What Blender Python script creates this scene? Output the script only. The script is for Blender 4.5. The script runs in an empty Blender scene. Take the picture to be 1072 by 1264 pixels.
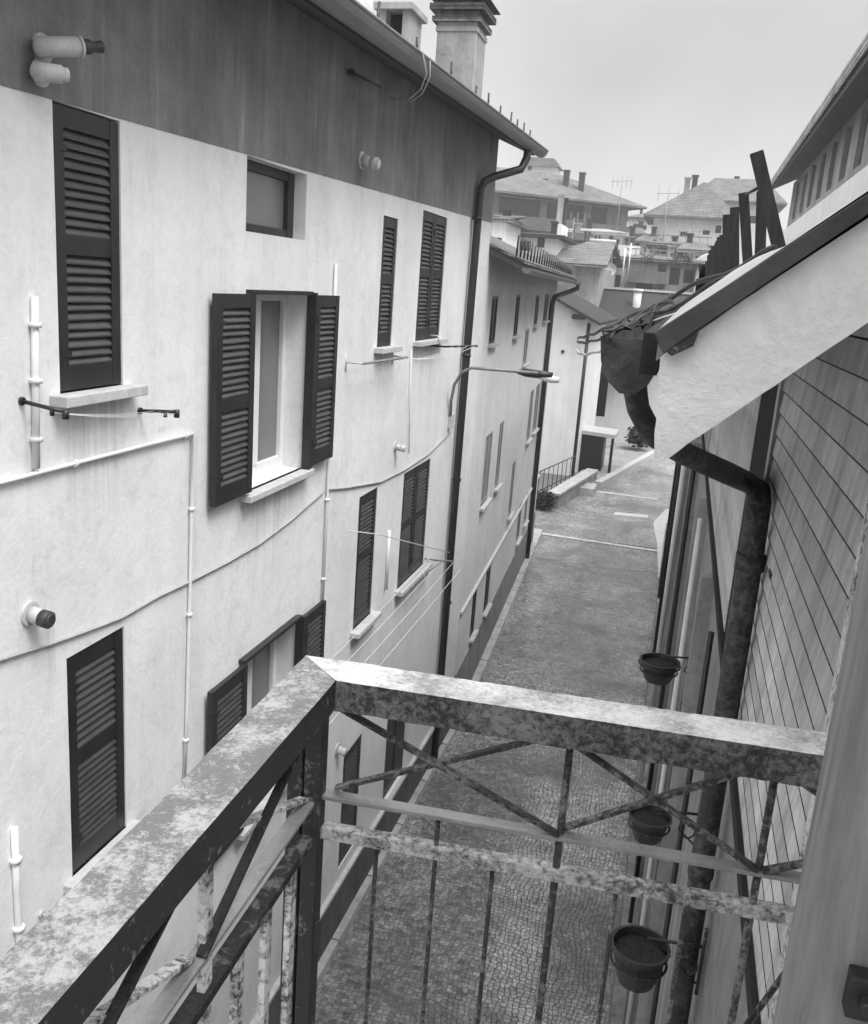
import bpy, math, random
from mathutils import Vector, Matrix
random.seed(7)
S = bpy.context.scene
COL = S.collection
HZ = 7.8                                   # camera height above the alley
# ------------------------------------------------------------------ camera frame
FPX, CX, CY = 1134.918, 536.0, 632.0
XW = Vector((0.96231146, 0.12918538, -0.2393069))
YW = Vector((0.26274647, -0.21467299, 0.9406805))
ZW = Vector((0.07014944, -0.96810467, -0.24052528))
def ray(px, py):
    v = Vector((px - CX, py - CY, FPX)).normalized()
    return Vector((XW.dot(v), YW.dot(v), ZW.dot(v)))
def oX(px, py, X): r = ray(px, py); return r * (X / r.x)
def oY(px, py, Y): r = ray(px, py); return r * (Y / r.y)
def oZ(px, py, Z): r = ray(px, py); return r * (Z / r.z)
V = lambda *a: Vector(a)

# ------------------------------------------------------------------ mesh builder
class MB:
    def __init__(s): s.v = []; s.f = []; s.m = []; s.mi = 0; s.sm = []
    def face(s, pts, smooth=False):
        b = len(s.v); s.v += [Vector(p) for p in pts]; s.f.append(list(range(b, b + len(pts)))); s.m.append(s.mi); s.sm.append(smooth)
    def hexa(s, a, b):                     # a: 4 bottom pts, b: 4 top pts (same order)
        n = len(s.v); s.v += [Vector(p) for p in a] + [Vector(p) for p in b]
        for q in ((3, 2, 1, 0), (4, 5, 6, 7), (0, 1, 5, 4), (1, 2, 6, 5), (2, 3, 7, 6), (3, 0, 4, 7)):
            s.f.append([n + i for i in q]); s.m.append(s.mi); s.sm.append(False)
    def ob(s, o, a, b, c):
        o, a, b, c = map(Vector, (o, a, b, c))
        s.hexa([o, o + a, o + a + b, o + b], [o + c, o + a + c, o + a + b + c, o + b + c])
    def box(s, p, q):
        p, q = Vector(p), Vector(q); d = q - p
        s.ob(p, (d.x, 0, 0), (0, d.y, 0), (0, 0, d.z))
    def beam(s, p, q, w, h, up=(0, 0, 1)):
        p, q = Vector(p), Vector(q); d = q - p; u = Vector(up)
        sd = d.cross(u).normalized() * w; t = sd.cross(d).normalized() * h
        s.ob(p - sd / 2 - t / 2, sd, t, d)
    def tube(s, pts, r, n=10, caps=True, smooth=True):
        pts = [Vector(p) for p in pts]; rs = r if isinstance(r, (list, tuple)) else [r] * len(pts)
        b = len(s.v); ref = None
        for i, p in enumerate(pts):
            t = (pts[min(i + 1, len(pts) - 1)] - pts[max(i - 1, 0)]).normalized()
            if ref is None: ref = Vector((0, 0, 1)) if abs(t.z) < .9 else Vector((1, 0, 0))
            a = t.cross(ref).normalized(); ref = a.cross(t).normalized()
            for k in range(n):
                an = 2 * math.pi * k / n
                s.v.append(p + (a * math.cos(an) + ref * math.sin(an)) * rs[i])
        for i in range(len(pts) - 1):
            for k in range(n):
                k2 = (k + 1) % n
                s.f.append([b + i * n + k, b + i * n + k2, b + (i + 1) * n + k2, b + (i + 1) * n + k]); s.m.append(s.mi); s.sm.append(smooth)
        if caps:
            s.f.append([b + k for k in range(n)][::-1]); s.m.append(s.mi); s.sm.append(False)
            s.f.append([b + (len(pts) - 1) * n + k for k in range(n)]); s.m.append(s.mi); s.sm.append(False)
    def prism(s, poly, d):                 # polygon + extrusion vector
        poly = [Vector(p) for p in poly]; d = Vector(d); n = len(poly); b = len(s.v)
        s.v += poly + [p + d for p in poly]
        s.f.append(list(range(b, b + n))[::-1]); s.f.append(list(range(b + n, b + 2 * n)))
        for i in range(n):
            j = (i + 1) % n; s.f.append([b + i, b + j, b + n + j, b + n + i])
        s.m += [s.mi] * (n + 2); s.sm += [False] * (n + 2)
    def build(s, name, mats, parent=None, bevel=0.0, auto=False):
        if not isinstance(mats, (list, tuple)): mats = [mats]
        if parent is None:
            xs = [p.x for p in s.v]; ys = [p.y for p in s.v]; zs = [p.z for p in s.v]
            org = V((min(xs) + max(xs)) / 2, (min(ys) + max(ys)) / 2, min(zs))
        else: org = WL(parent)
        me = bpy.data.meshes.new(name)
        me.from_pydata([tuple(p - org) for p in s.v], [], s.f)
        for m in mats: me.materials.append(m)
        me.polygons.foreach_set('material_index', s.m)
        me.polygons.foreach_set('use_smooth', s.sm)
        me.update()
        o = bpy.data.objects.new(name, me); COL.objects.link(o)
        if parent is None: o.location = org + V(0, 0, HZ)
        else: o.parent = parent
        if bevel:
            b = o.modifiers.new('bevel', 'BEVEL'); b.width = bevel; b.segments = 2; b.limit_method = 'ANGLE'
        return o
def WL(o):                                 # origin of an object in camera-relative coordinates
    p = Vector(o.location)
    while o.parent: o = o.parent; p = p + Vector(o.location)
    return p - V(0, 0, HZ)
def tag(o, label=None, cat=None, group=None, kind=None):
    if label: o['label'] = label
    if cat: o['category'] = cat
    if group: o['group'] = group
    if kind: o['kind'] = kind
    return o
def thing(name, loc, label, cat, group=None):
    o = bpy.data.objects.new(name, None); COL.objects.link(o); o.empty_display_size = .1
    o.location = Vector(loc) + V(0, 0, HZ)
    return tag(o, label, cat, group)
def copytree(o, parent=None, loc=None):
    c = o.copy(); COL.objects.link(c)
    if parent: c.parent = parent
    if loc is not None: c.location = Vector(loc) + V(0, 0, HZ)
    for ch in list(o.children): copytree(ch, c)
    return c

# ------------------------------------------------------------------ materials
MATS = {}
class NT:
    def __init__(s, m): s.t = m.node_tree; s.n = s.t.nodes; s.l = s.t.links
    def add(s, ty, **k):
        x = s.n.new(ty)
        for a, b in k.items():
            if a in ('inp',):
                for kk, vv in b.items(): x.inputs[kk].default_value = vv
            else: setattr(x, a, b)
        return x
    def link(s, a, b): s.l.new(a, b)
def G(v): return (v, v, v, 1)
def ramp(t, fac, stops, interp='LINEAR'):
    r = t.add('ShaderNodeValToRGB'); r.color_ramp.interpolation = interp
    e = r.color_ramp.elements
    while len(e) < len(stops): e.new(.5)
    for i, (p, c) in enumerate(stops): e[i].position = p; e[i].color = G(c)
    t.link(fac, r.inputs[0]); return r.outputs[0]
def coords(t, scale=(1, 1, 1), use='Object'):
    c = t.add('ShaderNodeTexCoord'); mp = t.add('ShaderNodeMapping'); mp.inputs['Scale'].default_value = scale
    g = t.add('ShaderNodeNewGeometry') if use == 'World' else None
    t.link(g.outputs['Position'] if g else c.outputs[use], mp.inputs[0]); return mp.outputs[0]
def noise(t, co, sc, det=5, rough=.6, dist=0):
    n = t.add('ShaderNodeTexNoise', inp={'Scale': sc, 'Detail': det, 'Roughness': rough, 'Distortion': dist}); t.link(co, n.inputs['Vector']); return n.outputs[0]
def mult(t, a, b, fac=1.0):
    m = t.add('ShaderNodeMix', data_type='RGBA', blend_type='MULTIPLY'); m.inputs[0].default_value = fac
    t.link(a, m.inputs[6]); t.link(b, m.inputs[7]); return m.outputs[2]
def mixc(t, fac, a, b):
    m = t.add('ShaderNodeMix', data_type='RGBA')
    t.link(fac, m.inputs[0])
    for s_, i in ((a, 6), (b, 7)):
        if isinstance(s_, (int, float)): m.inputs[i].default_value = G(s_)
        else: t.link(s_, m.inputs[i])
    return m.outputs[2]
def newmat(name, rough=.8, spec=.3, metal=0):
    m = bpy.data.materials.new(name); m.use_nodes = True; t = NT(m)
    b = t.n['Principled BSDF']; b.inputs['Roughness'].default_value = rough; b.inputs['Specular IOR Level'].default_value = spec; b.inputs['Metallic'].default_value = metal
    MATS[name] = m; return m, t, b
def bump(t, b, h, strength, dist=.01):
    n = t.add('ShaderNodeBump', inp={'Strength': strength, 'Distance': dist}); t.link(h, n.inputs['Height']); t.link(n.outputs[0], b.inputs['Normal'])
def plain(name, base, var=.25, sc=8, rough=.6, spec=.3, bs=.15, stretch=(1, 1, 1), metal=0, bd=.01, fine=60):
    """grey material with two scales of noise variation"""
    m, t, b = newmat(name, rough, spec, metal)
    co = coords(t, stretch, 'World')
    n1 = noise(t, co, sc, 6, .62); n2 = noise(t, co, fine, 3, .6)
    c = ramp(t, n1, [(.25, base * (1 - var)), (.75, base * (1 + var))])
    c2 = ramp(t, n2, [(.3, 1 - var * .5), (.7, 1.0)])
    t.link(mult(t, c, c2), b.inputs['Base Color'])
    if bs: bump(t, b, n2, bs, bd)
    return m
def plaster(name, base, stain=.12, streak=.15, bs=.25, crack=False):
    m, t, b = newmat(name, .9, .15)
    co = coords(t, (1, 1, 1), 'World'); cs = coords(t, (2.2, 2.2, .16), 'World')
    n1 = noise(t, co, .9, 8, .62, .4); n2 = noise(t, cs, 2.0, 6, .6, .3); n3 = noise(t, co, 26, 5, .65); n4 = noise(t, co, 5, 6, .7, .6)
    c = ramp(t, n1, [(.3, base * (1 - stain)), (.62, base * 1.02)])
    c = mult(t, c, ramp(t, n2, [(.32, 1 - streak), (.58, 1.0)]))
    c = mult(t, c, ramp(t, n4, [(.28, 1 - stain * .9), (.5, 1.0)]))
    c = mult(t, c, ramp(t, n3, [(.25, .93), (.6, 1.0)]))
    if crack:
        nw = t.add('ShaderNodeTexNoise', inp={'Scale': 1.6, 'Detail': 6, 'Roughness': .6}); t.link(co, nw.inputs['Vector'])
        av = t.add('ShaderNodeVectorMath', operation='MULTIPLY_ADD'); av.inputs[1].default_value = (.9, .9, .9); t.link(nw.outputs['Color'], av.inputs[0]); t.link(co, av.inputs[2])
        vo = t.add('ShaderNodeTexVoronoi', feature='DISTANCE_TO_EDGE', inp={'Scale': .55}); t.link(av.outputs[0], vo.inputs['Vector'])
        nm = ramp(t, noise(t, co, .8, 3, .5), [(.52, 1), (.62, 0)])
        cr = ramp(t, vo.outputs['Distance'], [(.0008, .87), (.005, 1)])
        mm = t.add('ShaderNodeMath', operation='MAXIMUM'); t.link(cr, mm.inputs[0]); t.link(nm, mm.inputs[1]); c = mult(t, c, mm.outputs[0])
        dr = noise(t, coords(t, (9, 9, .35), 'World'), 1.4, 4, .6, .2); c = mult(t, c, ramp(t, dr, [(.26, .90), (.40, 1)]))
        pt = noise(t, co, 2.6, 8, .72, 1.0); c = mult(t, c, ramp(t, pt, [(.30, .86), (.42, 1)]))
    t.link(c, b.inputs['Base Color'])
    a = t.add('ShaderNodeMath', operation='ADD'); t.link(n3, a.inputs[0]); t.link(n4, a.inputs[1])
    bump(t, b, a.outputs[0], bs, .012)
    return m
def wood(name, base, var=.35, along='Z', rough=.75, sc=14, spec=.2, bs=.3):
    m, t, b = newmat(name, rough, spec)
    st = {'X': (.06, 1, 1), 'Y': (1, .06, 1), 'Z': (1, 1, .06)}[along]
    co = coords(t, st, 'World')
    n1 = noise(t, co, sc * 3, 8, .7, .5); n2 = noise(t, coords(t, (1, 1, .5), 'World'), 2.5, 5, .6)
    c = ramp(t, n1, [(.3, base * (1 - var)), (.7, base * (1 + var))])
    c = mult(t, c, ramp(t, n2, [(.3, 1 - var * .6), (.65, 1.0)]))
    t.link(c, b.inputs['Base Color']); bump(t, b, n1, bs, .003)
    return m
def peeling(name, light, dark, lo, hi, sc=30, rough=.55, spec=.4, big=4, bs=.6, det=6, stretch=(1, 1, 1), bigw=.7):
    """flaking paint: light paint over dark rusty metal"""
    m, t, b = newmat(name, rough, spec)
    co = coords(t, stretch, 'World')
    n1 = noise(t, co, sc, det, .68, .5); n2 = noise(t, co, big, 4, .6); n3 = noise(t, co, sc * 6, 4, .7)
    a = t.add('ShaderNodeMath', operation='MULTIPLY_ADD'); a.inputs[1].default_value = bigw; t.link(n2, a.inputs[0]); t.link(n1, a.inputs[2])
    dv = t.add('ShaderNodeMath', operation='DIVIDE'); dv.inputs[1].default_value = 1 + bigw; t.link(a.outputs[0], dv.inputs[0])
    lo_, hi_ = (lo, hi) if bigw != .7 else (min(lo, 1) / 1.7, min(hi, 1) / 1.7)
    f = ramp(t, dv.outputs[0], [(lo_, 0), (hi_, 1)])
    d = ramp(t, n3, [(.3, dark * .45), (.7, dark * 1.5)]); l = ramp(t, n3, [(.25, light * .75), (.6, light)])
    t.link(mixc(t, f, d, l), b.inputs['Base Color'])
    h = t.add('ShaderNodeMath', operation='ADD'); t.link(f, h.inputs[0]); t.link(n3, h.inputs[1])
    bump(t, b, h.outputs[0], bs, .002)
    return m

M_WALL = plaster('light_plaster', .80, .12, .05, .3, True)
def sill_drips(m, spots):
    """rain dirt washed down the plaster from the ends of the sills and fittings"""
    t = NT(m); b = t.n['Principled BSDF']; c = b.inputs['Base Color'].links[0].from_socket
    g = t.add('ShaderNodeNewGeometry'); sp = t.add('ShaderNodeSeparateXYZ'); t.link(g.outputs['Position'], sp.inputs[0])
    nz = noise(t, coords(t, (14, 14, .5), 'World'), 1.6, 5, .65, .3)
    for (y, wd, z, ln, st) in spots:
        a = t.add('ShaderNodeMath', operation='SUBTRACT'); t.link(sp.outputs[1], a.inputs[0]); a.inputs[1].default_value = y
        ab = t.add('ShaderNodeMath', operation='ABSOLUTE'); t.link(a.outputs[0], ab.inputs[0])
        my = t.add('ShaderNodeMapRange', inp={'From Min': wd * .35, 'From Max': wd, 'To Min': 1, 'To Max': 0}); t.link(ab.outputs[0], my.inputs[0])
        mz = t.add('ShaderNodeMapRange', inp={'From Min': z + 7.8 - ln, 'From Max': z + 7.8, 'To Min': 0, 'To Max': 1}); t.link(sp.outputs[2], mz.inputs[0])
        top = t.add('ShaderNodeMath', operation='LESS_THAN'); t.link(sp.outputs[2], top.inputs[0]); top.inputs[1].default_value = z + 7.8
        p = t.add('ShaderNodeMath', operation='MULTIPLY'); t.link(my.outputs[0], p.inputs[0]); t.link(mz.outputs[0], p.inputs[1])
        p2 = t.add('ShaderNodeMath', operation='MULTIPLY'); t.link(p.outputs[0], p2.inputs[0]); t.link(top.outputs[0], p2.inputs[1])
        p3 = t.add('ShaderNodeMath', operation='MULTIPLY'); t.link(p2.outputs[0], p3.inputs[0]); t.link(ramp(t, nz, [(.35, 0), (.6, 1)]), p3.inputs[1])
        c = mult(t, c, ramp(t, p3.outputs[0], [(0, 1), (1, 1 - st)]))
    t.link(c, b.inputs['Base Color'])
sill_drips(M_WALL, [(4.55, .48, -.78, .9, .30), (7.05, .75, -1.78, 1.0, .30), (9.8, .4, -.78, .8, .25), (11.6, .75, -.78, .8, .25), (9.55, .45, -3.95, .9, .28), (11.5, .8, -3.95, .9, .28), (4.1, .06, -1.92, .7, .5), (8.85, .05, 1.0, .5, .2), (5.65, .10, -1.15, 1.6, .22), (8.25, .10, -1.9, 1.6, .25)])
M_WALL2 = plaster('grey_plaster', .74, .12, .08, .3)
M_WALL3 = plaster('pale_plaster', .82, .10, .10)
M_DIRTY = plaster('dirty_plaster', .40, .3, .35)
M_PLINTH = plaster('plinth_render', .17, .3, .3, .5)
M_SHUT = plain('shutter_paint', .019, .6, 5, .45, .5, .12, (1, 1, .5))
M_SLAT = plain('lit_tone_slats', .056, .4, 7, .45, .5, .1, (1, .6, 2))  # lighter than the shutter frames: skylight on upward slat faces put into the colour
M_STONE = plain('sill_stone', .52, .2, 9, .8, .3, .3, fine=90)
M_WHITE = plain('white_paint', .75, .06, 6, .5, .4, .05)
M_GLASS, _t, _b = newmat('window_glass', .08, .6); _b.inputs['Base Color'].default_value = G(.16)
M_CURT = plain('curtain_cloth', .30, .12, 5, .9, .1, .05, (3, 3, .3))
M_METAL_D = plain('dark_pipe', .018, .35, 5, .45, .5, .1)
M_METAL_G = plain('zinc_gutter', .17, .25, 4, .5, .5, .08, (1, .4, 1))
M_PIPE_L = plain('painted_conduit', .74, .08, 7, .7, .3, .08)
M_CABLE_G = plain('grey_cable', .42, .2, 9, .7, .2, 0)
M_CABLE_D = plain('black_cable', .03, .2, 9, .6, .3, 0)
M_WIRE = plain('line_wire', .62, .1, 9, .5, .3, 0)
M_VENT = plain('vent_plastic', .55, .2, 12, .5, .4, .05)
M_VENT_D = plain('sooty_vent', .05, .3, 12, .5, .4, .05)
M_SOFFIT = wood('soffit_board', .09, .3, 'Y')
def tiles(name, base):
    m, t, b = newmat(name, .8, .2)
    co = coords(t, (1, 1, 1), 'World')
    wv = t.add('ShaderNodeTexWave', bands_direction='Z', inp={'Scale': 2.4, 'Distortion': 1.2, 'Detail': 3, 'Detail Scale': 3.0}); t.link(co, wv.inputs['Vector'])
    wx = t.add('ShaderNodeTexWave', bands_direction='X', inp={'Scale': 1.5, 'Distortion': .6}); t.link(co, wx.inputs['Vector'])
    n1 = noise(t, co, 1.1, 7, .65); n2 = noise(t, co, 9, 4, .7)
    c = ramp(t, n1, [(.3, base * .55), (.7, base * 1.4)]); c = mult(t, c, ramp(t, n2, [(.3, .5), (.65, 1.1)])); c = mult(t, c, ramp(t, wv.outputs[0], [(.1, .55), (.45, 1)])); c = mult(t, c, ramp(t, wx.outputs[0], [(.1, .8), (.45, 1)]))
    t.link(c, b.inputs['Base Color']); bump(t, b, wv.outputs[0], .5, .05); return m
M_ROOF = tiles('roof_tile', .19)
M_ROOF_D = plain('dark_roof', .05, .3, 2.5, .85, .1, .4, fine=18)
M_ROOF_L = tiles('pale_roof', .46)
M_CONC = plaster('bargeboard_render', .78, .2, .06, .6)
M_STAKE = wood('weathered_stake', .028, .45, 'Z', .85, 20)
M_BROWN = wood('door_leaf_wood', .23, .42, 'Z', .8, 12)
M_RUST = peeling('rusty_iron', .12, .024, .92, 1.18, 30, .75, .2)
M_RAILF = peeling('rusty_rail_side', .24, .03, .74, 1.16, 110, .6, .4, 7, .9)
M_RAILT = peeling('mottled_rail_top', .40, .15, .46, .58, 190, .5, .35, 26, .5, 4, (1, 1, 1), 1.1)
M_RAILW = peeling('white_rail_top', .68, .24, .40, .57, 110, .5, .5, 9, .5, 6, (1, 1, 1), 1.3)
M_PEEL = peeling('flaking_white_paint', .70, .05, .70, .90, 85, .6, .4, 14, .8)
M_LOWR = peeling('flaking_lower_rail', .62, .06, .68, .96, 95, .6, .4, 8, .9)
M_GUTR = peeling('rusty_gutter', .075, .03, .7, 1.3, 22, .8, .2, 6, .5)
M_TRIM = plain('trim_board', .075, .4, 6, .7, .2, .3, fine=50)
M_IRON = peeling('black_iron', .14, .016, .95, 1.3, 80, .45, .45, 9, .6)
M_GREYBAR = plain('grey_flat_bar', .24, .3, 14, .4, .5, .25, fine=120)
M_DARK = plain('dark_void', .02, .2, 5, .9, .1, 0)
M_POT = plain('dark_pot', .03, .3, 14, .4, .5, .15)
M_SOIL = plain('pot_soil', .04, .4, 30, .95, .1, .6)
M_LEAF = plain('dark_leaf', .05, .5, 12, .6, .3, 0)
M_FLASH = plaster('mortar_flashing', .46, .35, .1, .8)
M_WORNP = peeling('worn_downpipe', .085, .022, .84, 1.2, 38, .55, .4, 6, .5)
M_CHIM = plaster('chimney_render', .46, .3, .35, .5)
M_OLD = plaster('old_wall_render', .42, .35, .45, .6, True)
M_KERB = plain('kerb_stone', .46, .35, 4, .7, .3, .5, fine=40)
M_LINE = plain('worn_white_stone', .60, .2, 7, .7, .3, .3, fine=40)

def siding(name, base):
    m, t, b = newmat(name, .7, .3)
    co = coords(t, (1, 1, 1), 'World'); cz = coords(t, (6, 6, .35), 'World')
    n1 = noise(t, cz, 3.2, 7, .65, .4); n2 = noise(t, co, 1.6, 6, .6); n3 = noise(t, coords(t, (14, 14, .8), 'World'), 9, 5, .6)
    c = ramp(t, n1, [(.28, base * .62), (.68, base * 1.15)])
    c = mult(t, c, ramp(t, n2, [(.3, .72), (.62, 1.0)])); c = mult(t, c, ramp(t, n3, [(.3, .82), (.6, 1.0)]))
    gp = t.add('ShaderNodeNewGeometry'); sx_ = t.add('ShaderNodeSeparateXYZ'); t.link(gp.outputs['Position'], sx_.inputs[0])
    dv = t.add('ShaderNodeMath', operation='MULTIPLY_ADD'); dv.inputs[1].default_value = 1 / .0725; dv.inputs[2].default_value = -(7.8 - 1.42) / .0725; t.link(sx_.outputs[2], dv.inputs[0])
    fl = t.add('ShaderNodeMath', operation='FLOOR'); t.link(dv.outputs[0], fl.inputs[0]); wn = t.add('ShaderNodeTexWhiteNoise', noise_dimensions='1D'); t.link(fl.outputs[0], wn.inputs['W'])
    c = mult(t, c, ramp(t, wn.outputs[0], [(0, .78), (1, 1.05)])); n8 = noise(t, co, 7, 7, .75, 1.2); c = mult(t, c, ramp(t, n8, [(.3, .7), (.5, 1)]))
    t.link(c, b.inputs['Base Color']); bump(t, b, n3, .2, .004)
    return m
M_SIDE = siding('wall_cladding', .68)
M_APT = plaster('block_plaster', .24, .3, .3)

def cobbles(name, k):
    m, t, b = newmat(name, .3, .7)
    co = coords(t, (1, 1, 1), 'World')
    # gentle fan-like warp of the courses
    nz = t.add('ShaderNodeTexNoise', inp={'Scale': .9, 'Detail': 2}); t.link(co, nz.inputs['Vector'])
    ad = t.add('ShaderNodeVectorMath', operation='MULTIPLY_ADD'); ad.inputs[1].default_value = (.35, .35, 0); t.link(nz.outputs['Color'], ad.inputs[0]); t.link(co, ad.inputs[2])
    vo = t.add('ShaderNodeTexVoronoi', feature='DISTANCE_TO_EDGE', inp={'Scale': 16.5, 'Randomness': .45}); t.link(ad.outputs[0], vo.inputs['Vector'])
    vc = t.add('ShaderNodeTexVoronoi', feature='F1', inp={'Scale': 16.5, 'Randomness': .45}); t.link(ad.outputs[0], vc.inputs['Vector'])
    edge = ramp(t, vo.outputs['Distance'], [(.0, .15), (.10, 1)])
    bw = t.add('ShaderNodeRGBToBW'); t.link(vc.outputs['Color'], bw.inputs[0])
    st = ramp(t, bw.outputs[0], [(.1, .13 * k), (.9, .30 * k)])
    n1 = noise(t, co, .55, 7, .62, .6); n2 = noise(t, co, 45, 4, .7)
    st = mult(t, st, ramp(t, n1, [(.34, .5), (.62, 1.35)])); n5 = noise(t, co, 3.4, 6, .75, .8); st = mult(t, st, ramp(t, n5, [(.3, .55), (.68, 1.45)])); n6 = noise(t, co, 11, 4, .8); st = mult(t, st, ramp(t, n6, [(.32, .6), (.66, 1.4)])); st = mult(t, st, ramp(t, n2, [(.3, .75), (.65, 1.05)]))
    t.link(mixc(t, edge, .07, st), b.inputs['Base Color'])
    r = ramp(t, n1, [(.38, .40), (.56, .10)]); t.link(r, b.inputs['Roughness'])
    h = t.add('ShaderNodeMath', operation='MULTIPLY_ADD'); h.inputs[1].default_value = .12; t.link(n2, h.inputs[0]); t.link(edge, h.inputs[2])
    bump(t, b, h.outputs[0], .45, .012)
    return m
M_COB = cobbles('wet_cobbles', 1.25); M_COB2 = cobbles('wet_lane_setts', 1.5)
M_RAMP = plain('wet_paving', .20, .55, .8, .35, .5, .5, (1, .5, 1), fine=7)
M_EARTH = plain('bare_ground', .16, .35, .6, .9, .2, .5, fine=9)

# ------------------------------------------------------------------ ground
def sheet(name, pts, z, mat, kind='structure'):
    b = MB(); b.face([(x, y, z) for x, y in pts]); o = b.build(name, mat); o['kind'] = kind; return o
b = MB(); b.face([(-240, -60, -7.83), (240, -60, -7.83), (240, 400, -7.83), (-240, 400, -7.83)]); o = b.build('ground', M_EARTH); o['kind'] = 'structure'
sheet('cobbled_alley', [(-3.3, -6), (.5, -6), (.5, 29.6), (-4.2, 29.6), (-3.3, 15)], -7.80, M_COB)
sheet('upper_lane', [(-4.9, 29.6), (1.5, 29.6), (1.5, 80), (-6, 80)], -7.79, M_COB2)
# kerb strip at the foot of the left houses
b = MB()
for i in range(26):
    y0 = -4 + i * 1.3; y1 = y0 + 1.27
    def kx(y): return -3.08 if y < 14.9 else -3.02 - .052 * (y - 14.9)
    b.hexa([(kx(y0) - .3, y0, -7.82), (kx(y0) + .02, y0, -7.82), (kx(y1) + .02, y1, -7.82), (kx(y1) - .3, y1, -7.82)],
           [(kx(y0) - .3, y0, -7.70), (kx(y0), y0, -7.72), (kx(y1), y1, -7.72), (kx(y1) - .3, y1, -7.70)])
o = b.build('kerb', M_KERB); o['kind'] = 'structure'
b = MB()
for i in range(9):                        # pale channel stones across the alley
    x0 = -4.0 + i * .52; yy = 29.5 - .03 * i
    b.hexa([(x0, yy - .09, -7.81), (x0 + .5, yy - .1, -7.81), (x0 + .5, yy + .1, -7.81), (x0, yy + .1, -7.81)],
           [(x0, yy - .09, -7.775), (x0 + .5, yy - .1, -7.775), (x0 + .5, yy + .1, -7.775), (x0, yy + .1, -7.775)])
o = b.build('road_channel', M_LINE); o['kind'] = 'structure'
b = MB(); b.prism([(.12, 26.2, -7.79), (.42, 26.2, -7.79), (.5, 35.5, -7.79), (.1, 35.5, -7.79), (-.28, 33, -7.79), (-.02, 29.8, -7.79)], (0, 0, .05)); o = b.build('pavement', M_LINE); o['kind'] = 'structure'
sheet('road_patch', [(-1.75, 33.6), (-.5, 33.8), (-.5, 34.3), (-1.7, 34.1)], -7.785, M_LINE)

for (xa, ya, xb, yb_) in ((737, 607, 812, 617),):
    p, q = oZ(xa, ya, -7.8), oZ(xb, yb_, -7.8); d = (q - p).normalized(); nn = V(-d.y, d.x, 0) * .12; b = MB(); b.face([p - nn + V(0, 0, .02), q - nn + V(0, 0, .02), q + nn + V(0, 0, .02), p + nn + V(0, 0, .02)]); o = b.build('road_channel', M_LINE); o['kind'] = 'structure'
# ------------------------------------------------------------------ faces of buildings
class Face:
    def __init__(s, p0, u, n): s.p0 = Vector(p0); s.u = Vector(u).normalized(); s.n = Vector(n).normalized()
    def P(s, a, z, d=0): q = s.p0 + s.u * a + s.n * d; return V(q.x, q.y, z)
    def px(s, x, y, d=0):                  # pixel on this wall -> (a, z)
        r = ray(x, y); p0 = s.p0 + s.n * d; q = r * (p0.dot(s.n) / r.dot(s.n)); return ((q - s.p0).dot(s.u), q.z)
    def box(s, b, a0, a1, z0, z1, d0, d1):
        b.hexa([s.P(a0, z0, d0), s.P(a1, z0, d0), s.P(a1, z0, d1), s.P(a0, z0, d1)], [s.P(a0, z1, d0), s.P(a1, z1, d0), s.P(a1, z1, d1), s.P(a0, z1, d1)])
def wallmesh(b, F, a0, a1, z0, z1, holes):
    A = sorted({a0, a1} | {h[0] for h in holes} | {h[1] for h in holes}); Z = sorted({z0, z1} | {h[2] for h in holes} | {h[3] for h in holes})
    for i in range(len(A) - 1):
        for j in range(len(Z) - 1):
            ca, cz = (A[i] + A[i + 1]) / 2, (Z[j] + Z[j + 1]) / 2
            if any(h[0] < ca < h[1] and h[2] < cz < h[3] for h in holes): continue
            b.face([F.P(A[i], Z[j]), F.P(A[i + 1], Z[j]), F.P(A[i + 1], Z[j + 1]), F.P(A[i], Z[j + 1])])
    for h in holes:
        x0, x1, y0, y1, d = h
        b.face([F.P(x0, y0), F.P(x0, y1), F.P(x0, y1, -d), F.P(x0, y0, -d)]); b.face([F.P(x1, y0), F.P(x1, y0, -d), F.P(x1, y1, -d), F.P(x1, y1)])
        b.face([F.P(x0, y0), F.P(x0, y0, -d), F.P(x1, y0, -d), F.P(x1, y0)]); b.face([F.P(x0, y1), F.P(x1, y1), F.P(x1, y1, -d), F.P(x0, y1, -d)])
        b.face([F.P(x0, y0, -d), F.P(x0, y1, -d), F.P(x1, y1, -d), F.P(x1, y0, -d)])
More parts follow.
